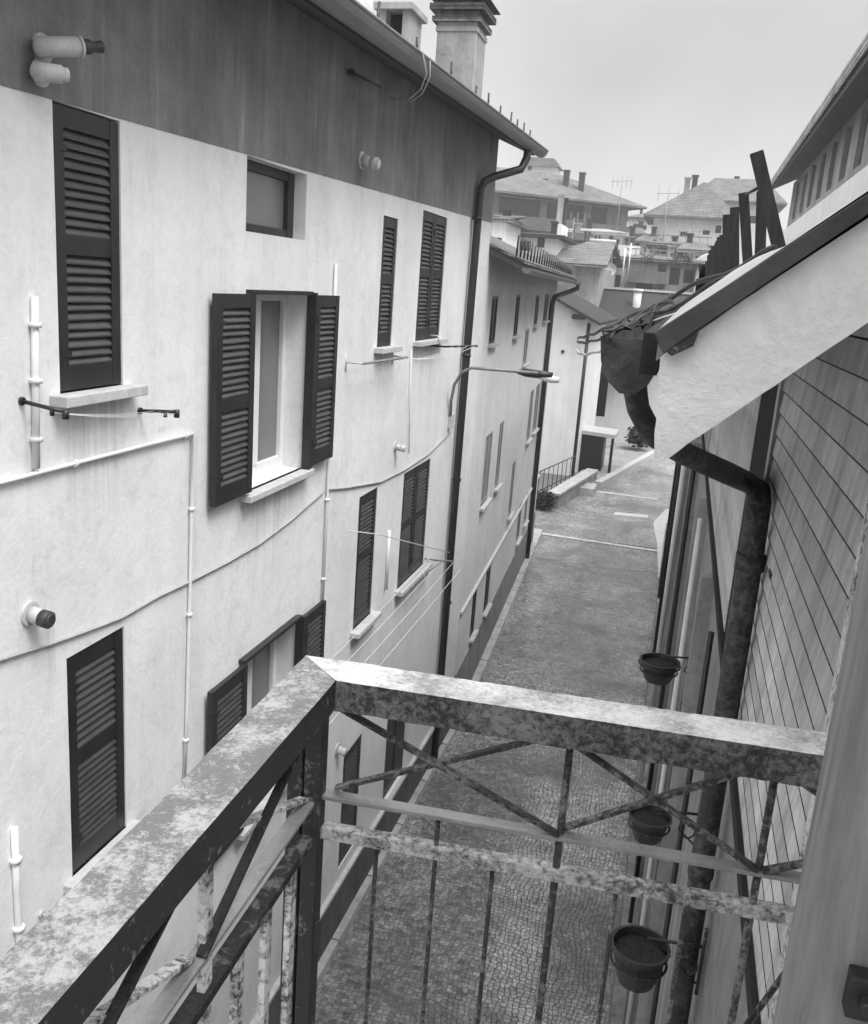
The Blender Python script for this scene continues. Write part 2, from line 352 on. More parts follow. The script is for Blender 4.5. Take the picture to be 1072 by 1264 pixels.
def leaf(F, a0, a1, z0, z1, d, th=.04, mid=.5, pitch=.047, st=.08, flip=1):
    """one louvred shutter leaf on face F standing d off the wall"""
    b = MB(); w = a1 - a0; h = z1 - z0; st = min(st, w * .2)
    F.box(b, a0, a0 + st, z0, z1, d, d + th); F.box(b, a1 - st, a1, z0, z1, d, d + th)
    zm = z0 + h * mid
    e = .001
    for (q0, q1) in ((z0, z0 + .13), (zm - .05, zm + .05), (z1 - .10, z1)):
        F.box(b, a0 + st + e, a1 - st - e, q0, q1, d + .002, d + th - .002)
    for (q0, q1) in ((z0 + .13, zm - .05), (zm + .05, z1 - .10)):
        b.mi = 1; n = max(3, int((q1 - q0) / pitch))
        for i in range(n):
            zc = q0 + (i + .5) * (q1 - q0) / n + random.uniform(-.002, .002); dz = pitch * (.52 + random.uniform(-.06, .06)); tl_ = random.uniform(-.0025, .0025)
            di, do = d + .006, d + th - .004
            p = [F.P(a0 + st - .003, zc + dz, di), F.P(a1 - st + .003, zc + dz + tl_, di), F.P(a1 - st + .003, zc - dz + tl_, do), F.P(a0 + st - .003, zc - dz, do)]
            q = [v + V(0, 0, .009) for v in p]; b.hexa(p, q)
    b.mi = 0
    for zh in (z0 + .2, z1 - .2): F.box(b, a0 + .004, a0 + .10, zh - .016, zh + .016, d + th, d + th + .006); F.box(b, a0 - .008, a0 + .012, zh - .04, zh + .04, d + th - .004, d + th + .012)
    return b
def dark_back(F, a0, a1, z0, z1, d):
    b = MB(); F.box(b, a0, a1, z0, z1, d - .01, d); return b
def sillmesh(F, a0, a1, z, t=.05, proj=.09):
    b = MB(); F.box(b, a0, a1, z - t, z, -.04, proj); return b

# ------------------------------------------------------------------ near apartment house on the left
F1 = Face((-3.2, 0, 0), (0, 1, 0), (1, 0, 0))
A1 = thing('apartment_building', (-7, 6, -7.8), 'long pale plastered apartment house with louvred shutters and dark band under its eaves', 'apartment building')
closed = [  # a0,a1,z0,z1, leaves
    (4.26, 4.84, -.715, .755, 1, 1), (9.555, 10.06, -.71, .655, 1, 1), (11.02, 12.16, -.70, .84, 2, 1),
    (4.25, 4.825, -3.685, -2.245, 1, 1), (9.25, 9.875, -3.86, -2.315, 1, 1), (10.915, 12.18, -3.89, -2.35, 2, 1),
    (9.17, 9.81, -6.90, -5.40, 1, 0)]
SM = (6.405, 7.50, .275, .80); BO = (6.45, 7.62, -1.71, -.16); EO = (6.45, 7.62, -4.70, -3.13); DR = (10.87, 12.0, -7.08, -5.6)
holes = [(c[0], c[1], c[2], c[3], .09) for c in closed] + [SM + (.22,), BO + (.30,), EO + (.30,), DR + (.12,)]
zb = lambda y: 1.69 + .0365 * (y - 6)           # gutter bottom
zs = lambda y: zb(y) + .24                       # soffit at the wall
Y0, Y1 = -3.0, 14.93
b = MB(); wallmesh(b, F1, Y0, Y1, -7.81, 1.0, holes)
b.face([(-3.2, Y0, 1), (-3.2, Y1, 1), (-3.2, Y1, zs(Y1)), (-3.2, Y0, zs(Y0))])
b.face([(-3.2, Y1, -7.81), (-10.5, Y1, -7.81), (-10.5, Y1, zs(Y1)), (-3.2, Y1, zs(Y1))]); b.face([(-3.2, Y0, -7.81), (-3.2, Y0, zs(Y0)), (-10.5, Y0, zs(Y0)), (-10.5, Y0, -7.81)])
b.face([(-10.5, Y0, -7.81), (-10.5, Y0, zs(Y0)), (-10.5, Y1, zs(Y1)), (-10.5, Y1, -7.81)])
b.build('wall', M_WALL, A1)
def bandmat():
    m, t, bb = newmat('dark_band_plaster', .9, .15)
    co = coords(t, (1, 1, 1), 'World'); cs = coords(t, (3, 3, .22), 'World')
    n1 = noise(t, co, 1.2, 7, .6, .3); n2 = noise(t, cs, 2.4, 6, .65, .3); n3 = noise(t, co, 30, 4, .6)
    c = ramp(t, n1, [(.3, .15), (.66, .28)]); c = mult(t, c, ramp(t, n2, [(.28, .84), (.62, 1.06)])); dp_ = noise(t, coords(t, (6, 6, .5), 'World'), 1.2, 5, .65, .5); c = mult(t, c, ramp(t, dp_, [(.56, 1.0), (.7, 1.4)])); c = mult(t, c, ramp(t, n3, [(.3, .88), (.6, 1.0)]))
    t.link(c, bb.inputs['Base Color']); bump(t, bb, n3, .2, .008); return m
M_BAND = bandmat()
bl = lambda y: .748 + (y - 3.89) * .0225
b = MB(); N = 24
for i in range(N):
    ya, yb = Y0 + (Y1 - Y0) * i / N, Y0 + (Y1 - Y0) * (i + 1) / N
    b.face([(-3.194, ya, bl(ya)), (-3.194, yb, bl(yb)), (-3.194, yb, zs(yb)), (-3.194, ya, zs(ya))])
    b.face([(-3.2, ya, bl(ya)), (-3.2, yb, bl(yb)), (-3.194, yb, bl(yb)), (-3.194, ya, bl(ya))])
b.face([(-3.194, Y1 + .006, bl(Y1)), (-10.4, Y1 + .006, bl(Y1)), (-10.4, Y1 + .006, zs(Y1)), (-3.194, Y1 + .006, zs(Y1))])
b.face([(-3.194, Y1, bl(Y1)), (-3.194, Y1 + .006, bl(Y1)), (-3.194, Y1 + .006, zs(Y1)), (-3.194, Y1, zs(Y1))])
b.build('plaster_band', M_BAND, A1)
for (a0, a1, z0, z1, n, sl) in closed:
    w = dark_back(F1, a0, a1, z0, z1, -.075).build('window', M_DARK, A1)
    for k in range(n):
        p0 = a0 + (a1 - a0) * k / n + .012; p1 = a0 + (a1 - a0) * (k + 1) / n - .006
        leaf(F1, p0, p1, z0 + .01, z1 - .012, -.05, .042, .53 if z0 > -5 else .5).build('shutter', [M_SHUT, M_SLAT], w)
    if sl: sillmesh(F1, a0 - .09, a1 + .10, z0, .06, .11).build('sill', M_STONE, w, .006)
# small square window under the band
b = MB(); a0, a1, z0, z1 = SM; d = -.17
F1.box(b, a0, a0 + .07, z0, z1, d, d + .06); F1.box(b, a1 - .12, a1, z0, z1, d, d + .06); F1.box(b, a0 + .07, a1 - .12, z0, z0 + .07, d, d + .055); F1.box(b, a0 + .07, a1 - .12, z1 - .07, z1, d, d + .055)
w = b.build('window', M_SHUT, A1); w['label'] = 'small square window with dark frame and no shutters'
b = MB(); F1.box(b, a0 + .07, a1 - .12, z0 + .07, z1 - .07, d + .01, d + .02); b.build('pane', M_GLASS, w)
# open windows with shutters folded back on the wall
for (o_, zt, lab) in ((BO, 1, 'open window with white casement and shutters folded back'), (EO, 0, 'lower open window partly behind the handrail')):
    a0, a1, z0, z1 = o_; d = -.25; b = MB(); f = .075
    F1.box(b, a0, a0 + f, z0, z1, d, d + .06); F1.box(b, a1 - f, a1, z0, z1, d, d + .06); F1.box(b, a0 + f, a1 - f, z0, z0 + .11, d, d + .055); F1.box(b, a0 + f, a1 - f, z1 - f, z1, d, d + .055)
    am = (a0 + a1) / 2; F1.box(b, am - .05, am + .05, z0 + .11, z1 - f, d + .005, d + .065)
    w = b.build('window', M_WHITE, A1, .004); w['label'] = lab
    b = MB(); F1.box(b, a0 + f, am - .05, z0 + .11, z1 - f, d + .015, d + .022); F1.box(b, am + .05, a1 - f, z0 + .11, z1 - f, d + .015, d + .022); b.build('pane', M_GLASS, w)
    F1_ = F1
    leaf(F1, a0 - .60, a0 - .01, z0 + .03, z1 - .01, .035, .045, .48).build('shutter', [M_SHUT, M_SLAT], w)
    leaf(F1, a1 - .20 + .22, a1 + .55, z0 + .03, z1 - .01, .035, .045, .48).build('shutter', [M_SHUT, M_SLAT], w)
    b = MB(); F1.box(b, a1 - .025, a1 + .015, z0 + .01, z1 + .01, .0, .085); F1.box(b, a0 - .02, a1 - .026, z1 - .012, z1 + .02, .0, .06); b.build('shutter_frame', M_SHUT, w)
    sillmesh(F1, a0 - .06, a1 + .06, z0, .055, .10).build('sill', M_STONE, w, .006)
# door panel at street level
b = MB(); a0, a1, z0, z1 = DR
F1.box(b, a0, a1, z0, z1, -.11, -.06); F1.box(b, a0 + .1, a0 + .5, z0 + .15, z1 - .1, -.06, -.045); F1.box(b, a0 + .62, a1 - .1, z0 + .15, z1 - .1, -.06, -.045); b.build('door', M_SHUT, A1)
# plinth with a pale ledge
b = MB(); F1.box(b, Y0, DR[0] - .06, -7.81, -7.10, .0, .03); F1.box(b, DR[1] + .06, Y1, -7.81, -7.10, .0, .03); F1.box(b, DR[0] - .06, DR[1] + .06, -7.81, -7.10, .0, .028); b.build('plinth', M_PLINTH, A1)
b = MB(); F1.box(b, Y0, Y1, -7.10, -7.045, .0, .06); b.build('ledge', M_STONE, A1, .008)
# roof slab
b = MB(); sl = .40
for i in range(6):
    ya, yb = -3.6 + 18.9 * i / 6, -3.6 + 18.9 * (i + 1) / 6
    def R(x, y, t): return (x, y, zb(y) + .03 + (-2.68 - x) * sl + t)
    b.hexa([R(-2.68, ya, 0), R(-2.68, yb, 0), R(-7.2, yb, 0), R(-7.2, ya, 0)], [R(-2.68, ya, .13), R(-2.68, yb, .13), R(-7.2, yb, .13), R(-7.2, ya, .13)])
roof1 = b.build('roof', [M_SOFFIT], A1)
b = MB()                                       # tiles over the slab
for k in range(11):
    x = -2.62 - k * .42
    def R2(x, y, t): return (x, y, zb(y) + .165 + (-2.68 - x) * sl + t)
    b.hexa([R2(x, -3.7, 0), R2(x, 15.35, 0), R2(x - .5, 15.35, -.02), R2(x - .5, -3.7, -.02)], [R2(x, -3.7, .03), R2(x, 15.35, .03), R2(x - .5, 15.35, .01), R2(x - .5, -3.7, .01)])
b.build('roof_tiles', M_ROOF, roof1)
def gutter(b, f, y0, y1, r, n, segs=9, deep=1.0):
    """half-round gutter: f(y)->(x, z of the rim)"""
    th = .012
    for i in range(n):
        ya, yb = y0 + (y1 - y0) * i / n, y0 + (y1 - y0) * (i + 1) / n
        for k in range(segs):
            c0, c1 = math.pi * k / segs, math.pi * (k + 1) / segs
            def q(y, c, rr): x, z = f(y); return (x + rr * math.cos(c), y, z - rr * deep * math.sin(c))
            b.face([q(ya, c0, r), q(ya, c1, r), q(yb, c1, r), q(yb, c0, r)], True)
            b.face([q(ya, c0, r - th), q(yb, c0, r - th), q(yb, c1, r - th), q(ya, c1, r - th)], True)
    for yy in (y0, y1):
        x, z = f(yy); b.prism([(x + r * math.cos(math.pi * k / segs), yy, z - r * deep * math.sin(math.pi * k / segs)) for k in range(segs + 1)], (0, .008 if yy == y1 else -.008, 0))
    for i in range(n):                         # rolled front rim
        pass
    b.tube([(f(y0)[0] + r, y0, f(y0)[1]), (f(y1)[0] + r, y1, f(y1)[1])], .014, 8)
b = MB(); gutter(b, lambda y: (-2.575, zb(y) + .115), -3.6, 15.3, .105, 12)
gut = b.build('gutter', M_METAL_G, A1)
for i, y in enumerate([5.4, 6.6, 7.4, 8.5, 9.7, 10.8, 11.5, 12.2, 12.9, 13.4, 13.9, 14.4]):
    b = MB(); b.tube([(-2.62, y, zb(y) + .11), (-2.62, y + .03 * (i % 3 - 1), zb(y) + .34 - .03 * (i % 2))], .012, 6); b.build('snow_guard_pin', M_METAL_D, A1)
# downpipe
b = MB(); dp = [(-2.6, 14.25, zb(14.25) + .03), (-2.6, 14.22, zb(14.25) - .10), (-2.66, 14.15, 1.72), (-2.98, 13.75, 1.55), (-3.08, 13.64, 1.47), (-3.115, 13.6, 1.36), (-3.115, 13.58, 1.2), (-3.115, 13.5, -2), (-3.115, 13.47, -7.75)]
b.tube(dp, .058, 14)
for z in (.95, -1.0, -2.9, -4.9): b.tube([(-3.115, 13.52, z - .02), (-3.115, 13.52, z + .02)], .068, 14)
b.build('downpipe', M_METAL_D, A1)
# chimneys on the near roof
ch = MB(); c0 = V(-4.35, 16.0, 0)
cx0, cx1, cy0, cy1 = -4.06, -3.48, 14.1, 14.75
ch.box((cx0, cy0, 1.9), (cx1, cy1, 3.68)); ch.box((cx0 - .02, cy0 - .02, 3.56), (cx1 + .02, cy1 + .02, 3.62)); chm = ch.build('chimney', M_CHIM, A1)
b = MB(); b.box((cx0 - .07, cy0 - .07, 3.68), (cx1 + .07, cy1 + .07, 3.75)); b.box((cx0 - .02, cy0 - .02, 3.75), (cx1 + .02, cy1 + .02, 3.83)); b.box((cx0 - .11, cy0 - .1, 3.83), (cx1 + .12, cy1 + .1, 3.91)); b.box((cx0 + .05, cy0 + .05, 3.91), (cx1 - .05, cy1 - .05, 4.00)); b.prism([(cx0 - .14, cy0 - .1, 4.00), (cx1 + .16, cy0 - .1, 4.00), ((cx0 + cx1) / 2, cy0 - .1, 4.28)], (0, .95, 0)); b.build('chimney_cap', M_ROOF, chm)
b = MB(); b.box((-4.68, 13.3, 1.9), (-4.24, 13.9, 3.30)); b.box((-4.74, 13.22, 3.62), (-4.18, 13.98, 3.70))
for x in (-4.68, -4.34): b.box((x, 13.3, 3.30), (x + .1, 13.9, 3.62))
chm2 = b.build('chimney', M_CHIM, A1); b = MB(); b.box((-4.57, 13.5, 3.305), (-4.35, 13.88, 3.615)); b.build('flue', M_DARK, chm2)
b = MB(); b.box((-5.3, 13.0, 1.9), (-4.86, 13.5, 4.4)); b.build('chimney', M_WALL3, A1)

# ---- fixtures on the near facade
def flue(px, py, r, L, label, mat2=M_VENT_D, two=False, up=0.1):
    p = oX(px, py, -3.2); t = thing('flue_vent', p, label, 'vent pipe', 'flue pipes on the left facade')
    b = MB(); b.tube([p + V(-.01, 0, 0), p + V(.015, 0, 0)], r * 1.5, 16); b.build('wall_collar', M_VENT, t)
    b = MB(); b.tube([p + V(.015, 0, 0), p + V(L * .6, 0, -up * L)], r, 16); b.build('pipe', M_VENT, t)
    b = MB(); q = p + V(L * .6, 0, -up * L); b.tube([q, q + V(L * .4, 0, -up * L * .5)], r * 1.06, 16); b.tube([q + V(L * .4, 0, -up * L * .5), q + V(L * .5, 0, -up * L * .6)], [r * 1.06, r * .7], 16); b.build('end_cap', mat2, t)
    return t
flue(36, 757, .045, .13, 'short grey flue stub low on the wall, above the lower left shutter')
flue(446, 198, .055, .17, 'small flue poking from the dark plaster band above the twin windows', M_VENT)
flue(488, 551, .04, .12, 'little pale flue midway between upper and lower twin windows', M_VENT)
flue(416, 925, .045, .1, 'small round flue seen through the railing beside the street level shutter', M_VENT)
t = thing('flue_vent', oX(45, 58, -3.2), 'upper white flue with dark sooty nozzle at top left corner of the facade', 'vent pipe', 'flue pipes on the left facade')
p = oX(50, 60, -3.2)
b = MB(); b.tube([p + V(-.01, 0, 0), p + V(.02, 0, 0)], .07, 16); b.build('wall_collar', M_VENT, t)
q0 = oX(48, 58, -3.12); q1 = oX(100, 58, -3.02)
b = MB(); b.tube([p, q0, q1], .047, 16); b.tube([q1 - (q1 - q0) * .06, q1], .052, 16); b.build('pipe', M_VENT, t)
q2 = oX(125, 58, -2.98); b = MB(); b.tube([q1, q1.lerp(q2, .4)], .036, 14); b.tube([q1.lerp(q2, .4), q1.lerp(q2, .5), q2], [.036, .024, .03], 14); b.build('nozzle', M_VENT_D, t)
t = thing('flue_vent', oX(45, 90, -3.2), 'lower stubby white flue directly under the sooty one at top left', 'vent pipe', 'flue pipes on the left facade')
p = oX(48, 90, -3.2); b = MB(); b.tube([p + V(-.01, 0, 0), p + V(.02, 0, 0)], .065, 16); b.build('wall_collar', M_VENT, t)
q0, q1 = oX(46, 88, -3.12), oX(76, 92, -3.06); b = MB(); b.tube([p, q0, q1], .043, 16); b.build('pipe', M_VENT, t); b = MB(); b.tube([q1, q1.lerp(q0, -.25)], .034, 14); b.build('nozzle', M_VENT, t)

def pipe1(name, pts, r, mat, label, cat, X=-3.18, n=8, clips=0):
    P = [oX(x, y, X) for x, y in pts]; b = MB(); b.tube(P, r, n)
    if clips:
        for i in range(clips):
            k = (i + .5) / clips * (len(P) - 1); j = int(k); c = P[j].lerp(P[min(j + 1, len(P) - 1)], k - j); d = (P[min(j + 1, len(P) - 1)] - P[j]).normalized()
            b.tube([c - d * .012, c + d * .012], r * 1.7, n)
    return tag(b.build(name, mat), label, cat)
pipe1('conduit', [(43, 366), (44, 470), (45, 578)], .020, M_PIPE_L, 'short upright white conduit left of the upper left shutter', 'conduit', clips=3)
pipe1('conduit', [(-30, 603), (0, 596), (120, 565), (238, 535), (237, 620), (235, 717), (231, 880), (228, 960)], .013, M_PIPE_L, 'white conduit running along under the upper left window then down the facade', 'conduit', clips=6)
pipe1('conduit', [(415, 325), (410, 460), (405, 600), (397, 762)], .016, M_PIPE_L, 'tall white conduit between the open window and the twin shutters', 'conduit', clips=5)
pipe1('conduit', [(18, 1022), (21, 1100), (26, 1190), (30, 1264)], .020, M_PIPE_L, 'white conduit at lower left below the flue stub', 'conduit', clips=3)
pipe1('conduit', [(508, 432), (506, 500), (505, 560)], .008, M_PIPE_L, 'thin white conduit below the upper twin windows', 'conduit')
pipe1('wall_cable', [(-30, 820), (0, 815), (60, 796), (100, 782), (150, 763), (195, 737), (237, 717), (280, 695), (320, 672), (360, 642), (400, 607)], .009, M_CABLE_G, 'grey cable sagging along the facade under the open window', 'cable', -3.185, 6)
pipe1('wall_cable', [(405, 604), (430, 602), (470, 595), (500, 580), (530, 560), (557, 533)], .010, M_CABLE_G, 'grey cable rising above the lower twin windows to the lamp feed', 'cable', -3.185, 6)
# loose wire loops hanging from the gutter
P = [oX(522, 66, -2.46), oX(527, 90, -2.47), oX(520, 110, -2.6), oX(505, 123, -2.8), oX(488, 122, -3.1)]
b = MB(); b.tube(P, .006, 6); b.tube([oX(531, 75, -2.46), oX(531, 95, -2.48), oX(522, 115, -2.65), oX(508, 126, -2.9), oX(480, 120, -3.17)], .006, 6); tag(b.build('loose_wire', M_WIRE), 'loose pale wires looping over the gutter of the left house', 'wire')
b = MB(); b.tube([oX(436, 90, -3.19), oX(440, 92, -3.1), oX(470, 108, -3.05)], .012, 6); b.tube([oX(433, 88, -3.15), oX(438, 92, -3.15)], .025, 8); tag(b.build('wall_hook', M_METAL_D), 'dark iron hook sticking out of the dark band under the gutter', 'hook')

# drying brackets and lines
def bracket(px, py, L, label, mat, cat='bracket', group=None, dz=.0, dy=0):
    p = oX(px, py, -3.2); b = MB()
    b.tube([p + V(0, 0, -.0), p + V(.015, 0, 0)], .022, 8); b.tube([p, p + V(L, dy, dz)], .011, 8); b.tube([p + V(L, dy, dz - .035), p + V(L, dy, dz + .012)], .018, 8)
    b.tube([p + V(L * .7, dy * .7, dz * .7), p + V(L * .7, dy * .7, dz * .7 - .035)], .012, 8)
    tag(b.build('line_bracket', mat), label, cat, group); return p + V(L, dy, dz)
e1 = bracket(26, 495, .26, 'black hooked line bracket left of the upper left sill', M_METAL_D, group='clothes line brackets', dz=-.03)
e2 = bracket(172, 507, .26, 'black hooked line bracket right of the upper left sill', M_METAL_D, group='clothes line brackets', dz=.02)
bracket(50, 1128, .16, 'grey line bracket just above the handrail at lower left', M_VENT, group='clothes line brackets')
def lineset(name, pairs, label, r=.004, sag=.02):
    b = MB()
    for p, q in pairs:
        b.tube([p + (q - p) * (k / 8) + V(0, 0, -sag * 4 * (k / 8) * (1 - k / 8)) for k in range(9)], r, 5)
    return tag(b.build(name, M_WIRE), label, 'clothes line')
lineset('clothes_line', [(e1 + V(-.05 * k, 0, -.01), e2 + V(-.05 * k, 0, -.01)) for k in range(4)], 'slack clothes lines strung below the upper left sill', .0014)
# bar and lines below upper twin windows
t = thing('drying_rail', oX(450, 447, -3.2), 'drying rail on two brackets under the upper twin windows', 'drying rail')
p0, p1 = oX(448, 449, -3.02), oX(503, 441, -3.02)
b = MB(); b.tube([p0, p1], .014, 8); b.build('bar', M_GREYBAR, t)
for q in (p0, p1): b = MB(); b.tube([V(-3.2, q.y, q.z + .0), q], .010, 6); b.tube([V(-3.2, q.y, q.z + .09), V(-3.2, q.y, q.z - .09)], .014, 6); b.build('bracket', M_VENT, t)
q0, q1 = oX(549, 428, -3.0), oX(590, 427, -2.55)
t = thing('drying_bracket', oX(548, 430, -3.2), 'dark drying arm beside the upper twin shutters near the downpipe', 'drying bracket')
b = MB(); b.tube([V(-3.2, q0.y, q0.z), q0, q1], .013, 8); b.build('arm', M_METAL_D, t); b = MB(); b.tube([V(-3.2, q0.y, q0.z + .13), V(-3.1, q0.y, q0.z + .13), V(-3.05, q0.y, q0.z)], .01, 8); b.build('brace', M_VENT, t)
lineset('clothes_line', [(p0.lerp(p1, .85) + V(.03 * k, 0, 0), q0.lerp(q1, .25 + .22 * k)) for k in range(4)], 'pale clothes lines from the drying rail to the dark arm under the upper twin windows', .0035, .06)
# big drying lines under lower twin windows
t = thing('drying_bracket', oX(545, 700, -3.2), 'pale drying frame on the wall beside the lower twin shutters', 'drying bracket')
qa = oX(541, 692, -3.0); qb = oX(560, 693, -2.55)
b = MB(); b.tube([V(-3.2, qa.y, qa.z), qa, qb], .012, 8); b.build('arm', M_GREYBAR, t)
b = MB(); b.tube([V(-3.15, qa.y, qa.z + .03), V(-3.15, qa.y, qa.z - .26)], .014, 8); b.tube([V(-3.15, qa.y, qa.z - .2), qa.lerp(qb, .4)], .008, 6); b.build('brace', M_VENT, t)
lineset('clothes_line', [(V(-3.12 + .17 * k, 6.1, qa.z - .02), V(-3.12 + .17 * k, qa.y, qa.z)) for k in range(4)], 'four taut pale clothes lines running under the lower twin windows toward the handrail', .0042, .02)
pipe1('conduit', [(430, 655), (470, 660), (500, 668), (555, 682)], .006, M_WIRE, 'thin pale wire stretched across the lower twin shutters', 'wire', -3.02)
b = MB(); p = oX(479, 655, -3.2); b.tube([p + V(.02, 0, 0), p + V(.02, 0, -.75)], .022, 8); tag(b.build('conduit', M_PIPE_L), 'short pale pipe between the lower single and twin shutters', 'conduit')

# street lamp on a wall arm
t = thing('street_lamp', oX(556, 520, -3.2), 'wall mounted street lamp on a long horizontal arm reaching over the alley', 'street lamp')
arm = [oX(556, 520, -3.18), oX(557, 495, -3.16), oX(561, 475, -3.1), oX(570, 460, -3.0), oX(582, 454, -2.85), oX(620, 457, -2.45), oX(668, 461, -1.95)]
b = MB(); b.tube(arm, .022, 8); b.build('arm', M_GREYBAR, t)
b = MB(); b.box(arm[0] + V(-.02, -.05, -.1), arm[0] + V(.05, .05, .12)); b.build('wall_plate', M_VENT, t, .008)
h0, h1 = arm[-1] + V(-.22, 0, -.01), arm[-1] + V(.17, 0, -.02)
b = MB(); b.tube([h0 + V(-.12, 0, .0), h0, h0.lerp(h1, .5), h1], [.03, .06, .06, .05], 12); b.build('lamp_hood', M_METAL_D, t)
b = MB(); b.tube([h0.lerp(h1, .45) + V(0, 0, -.03), h1 + V(-.02, 0, -.05), h1 + V(.10, 0, -.05)], [.035, .055, .04], 12); b.build('lamp_glass', M_WHITE, t)

# ------------------------------------------------------------------ second house on the left
F2 = Face((-3.2, 14.94, 0), (-.052, 1, 0), (1, .052, 0))
A2 = thing('terraced_house', (-5.5, 21, -7.8), 'grey plastered terraced house beyond the tall downpipe, with narrow recessed windows', 'house')
L2 = 13.3
def rect2(tl, br):
    a, z1 = F2.px(*tl); _, _ = 0, 0; c, z0 = F2.px(*br); return [a, c, z0, z1]
win2 = [(.70, 1.45, -.94, -.13), (3.9, 4.6, -.93, -.095), (7.6, 8.45, -.81, -.10), (9.75, 10.9, -.76, -.05), (6.05, 6.85, -1.66, -.86),
        (1.36, 2.25, -3.97, -2.64), (3.1, 3.75, -3.97, -2.625), (5.95, 6.6, -5.24, -3.94), (8.5, 9.35, -3.82, -2.50), (9.85, 10.95, -3.77, -2.48),
        (8.3, 9.1, -6.50, -5.51), (9.95, 10.6, -6.40, -5.52), (1.40, 1.95, -6.6, -5.68), (3.05, 3.75, -6.65, -5.72)]
b = MB(); wallmesh(b, F2, 0, L2, -7.81, .515, [w + (.05,) for w in win2])
P = F2.P
b.face([P(L2, -7.81), P(L2, -7.81, -6), P(L2, 2.85, -6), P(L2, .515)]); b.face([P(0, -7.81), P(0, .515), P(0, 2.85, -6), P(0, -7.81, -6)]); b.face([P(0, -7.81, -6), P(0, .45, -6), P(L2, .45, -6), P(L2, -7.81, -6)])
b.build('wall', M_WALL2, A2)
for i, (a0, a1, z0, z1) in enumerate(win2):
    b = MB(); F2.box(b, a0, a1, z0, z0 + .05, -.045, -.012); F2.box(b, a0, a1, z1 - .05, z1, -.045, -.012); F2.box(b, a0, a0 + .06, z0 + .05, z1 - .05, -.045, -.012); F2.box(b, a1 - .06, a1, z0 + .05, z1 - .05, -.045, -.012); am = (a0 + a1) / 2; F2.box(b, am - .03, am + .03, z0 + .05, z1 - .05, -.045, -.0125)
    w = b.build('window', M_SHUT if i in (0, 1, 2, 3, 12, 13) else M_GREYBAR, A2)
    b = MB(); F2.box(b, a0 + .06, a1 - .06, z0 + .05, z1 - .05, -.04, -.03); b.build('pane', M_SHUT if i in (0, 1, 2, 3, 10, 11, 12, 13) else M_CURT, w)
    b = MB(); F2.box(b, a0 - .06, a1 + .06, z0 - .05, z0, -.02, .09); b.build('sill', M_STONE, w)
b = MB(); F2.box(b, 0, L2, -5.60, -5.555, 0, .05); b.build('ledge', M_STONE, A2)
b = MB(); F2.box(b, 0, L2, -7.81, -6.75, 0, .025); b.build('plinth', plaster('worn_plinth', .33, .3, .3), A2)
b = MB(); e = .50                            # roof with overhanging eave
for (x0, x1, zz0, zz1) in ((.55, -6.3, .31, 3.0),):
    q = [P(-.02, zz0, x0), P(L2 + .3, zz0, x0), P(L2 + .3, zz1, x1), P(-.02, zz1, x1)]
    b.hexa(q, [v + V(0, 0, .10) for v in q])
r2 = b.build('roof', [M_SOFFIT], A2)
b = MB()
for k in range(36):
    a = -.04 + k * .385
    q = [P(a, .41, .58), P(a + .34, .41, .58), P(a + .34, 3.11, -6.3), P(a, 3.11, -6.3)]; b.hexa(q, [v + V(0, 0, .045) for v in q])
b.build('roof_tiles', M_ROOF, r2)
b = MB()
g0, g1 = P(.0, .34, .62), P(L2 + .1, .34, .62)
for k in range(8):
    c0, c1 = math.pi * k / 8, math.pi * (k + 1) / 8
    def q(p, c, rr=.085): return p + F2.n * (rr * math.cos(c)) + V(0, 0, -rr * math.sin(c))
    b.face([q(g0, c0), q(g0, c1), q(g1, c1), q(g1, c0)], True); b.face([q(g0, c0, .075), q(g1, c0, .075), q(g1, c1, .075), q(g0, c1, .075)], True)
b.prism([g0 + F2.n * (.085 * math.cos(math.pi * k / 8)) + V(0, 0, -.085 * math.sin(math.pi * k / 8)) for k in range(9)], F2.u * -.01)
b.build('gutter', M_METAL_G, A2)
for k in range(26):
    a = .1 + k * .5; b = MB(); b.tube([P(a, .44, .42), P(a, .44 + .40 * (1 - .01 * k), .44)], .018, 6); b.build('snow_guard_pin', M_METAL_D, A2)
b = MB(); pa = F2.px(683, 365, .08)[0]
pts = [P(L2 - .3, .28, .62), P(L2 - .3, .16, .62), P(L2 - .55, .02, .35), P(pa + .1, -.12, .12), P(pa, -.3, .08), P(pa, -3, .08), P(pa, -7.75, .08)]
b.tube(pts, .07, 12); b.build('downpipe', M_METAL_D, A2)

# ------------------------------------------------------------------ gabled white house at the bend (third on the left)
A3 = thing('gabled_house', (-6, 42, -7.8), 'white gable-end house at the bend of the alley, dark slate roof sloping right', 'house')
Y3 = 38.0
xr = oY(725, 400, Y3).x; zr = oY(727, 393, Y3).z; zl = oY(686, 370, Y3).z; xl = oY(686, 370, Y3).x
slo = (zl - zr) / (xr - xl); XL = -8.0
b = MB(); zt = lambda x: zr + (xr - x) * slo
b.prism([(xr, Y3, -7.81), (xr, Y3, zt(xr)), (-7.2, Y3, zt(-7.2)), (-10.5, Y3, zt(-7.2) - 1.2), (-10.5, Y3, -7.81)], (0, 9, 0)); b.build('wall', M_WALL3, A3)
b = MB(); ov = .55
def RR(x, y, t): return (x, y, zt(x) + t)
b.hexa([RR(xr + ov, Y3 - .5, .01), RR(xr + ov, 47.4, .01), RR(-7.2, 47.4, .01), RR(-7.2, Y3 - .5, .01)], [RR(xr + ov, Y3 - .5, .13), RR(xr + ov, 47.4, .13), RR(-7.2, 47.4, .13), RR(-7.2, Y3 - .5, .13)])
b.build('roof', M_ROOF_D, A3)
b = MB(); b.tube([(xr + .07, Y3 + .05, zr - .2), (xr + .07, Y3 + .05, -7.7)], .07, 8); b.build('downpipe', M_METAL_D, A3)
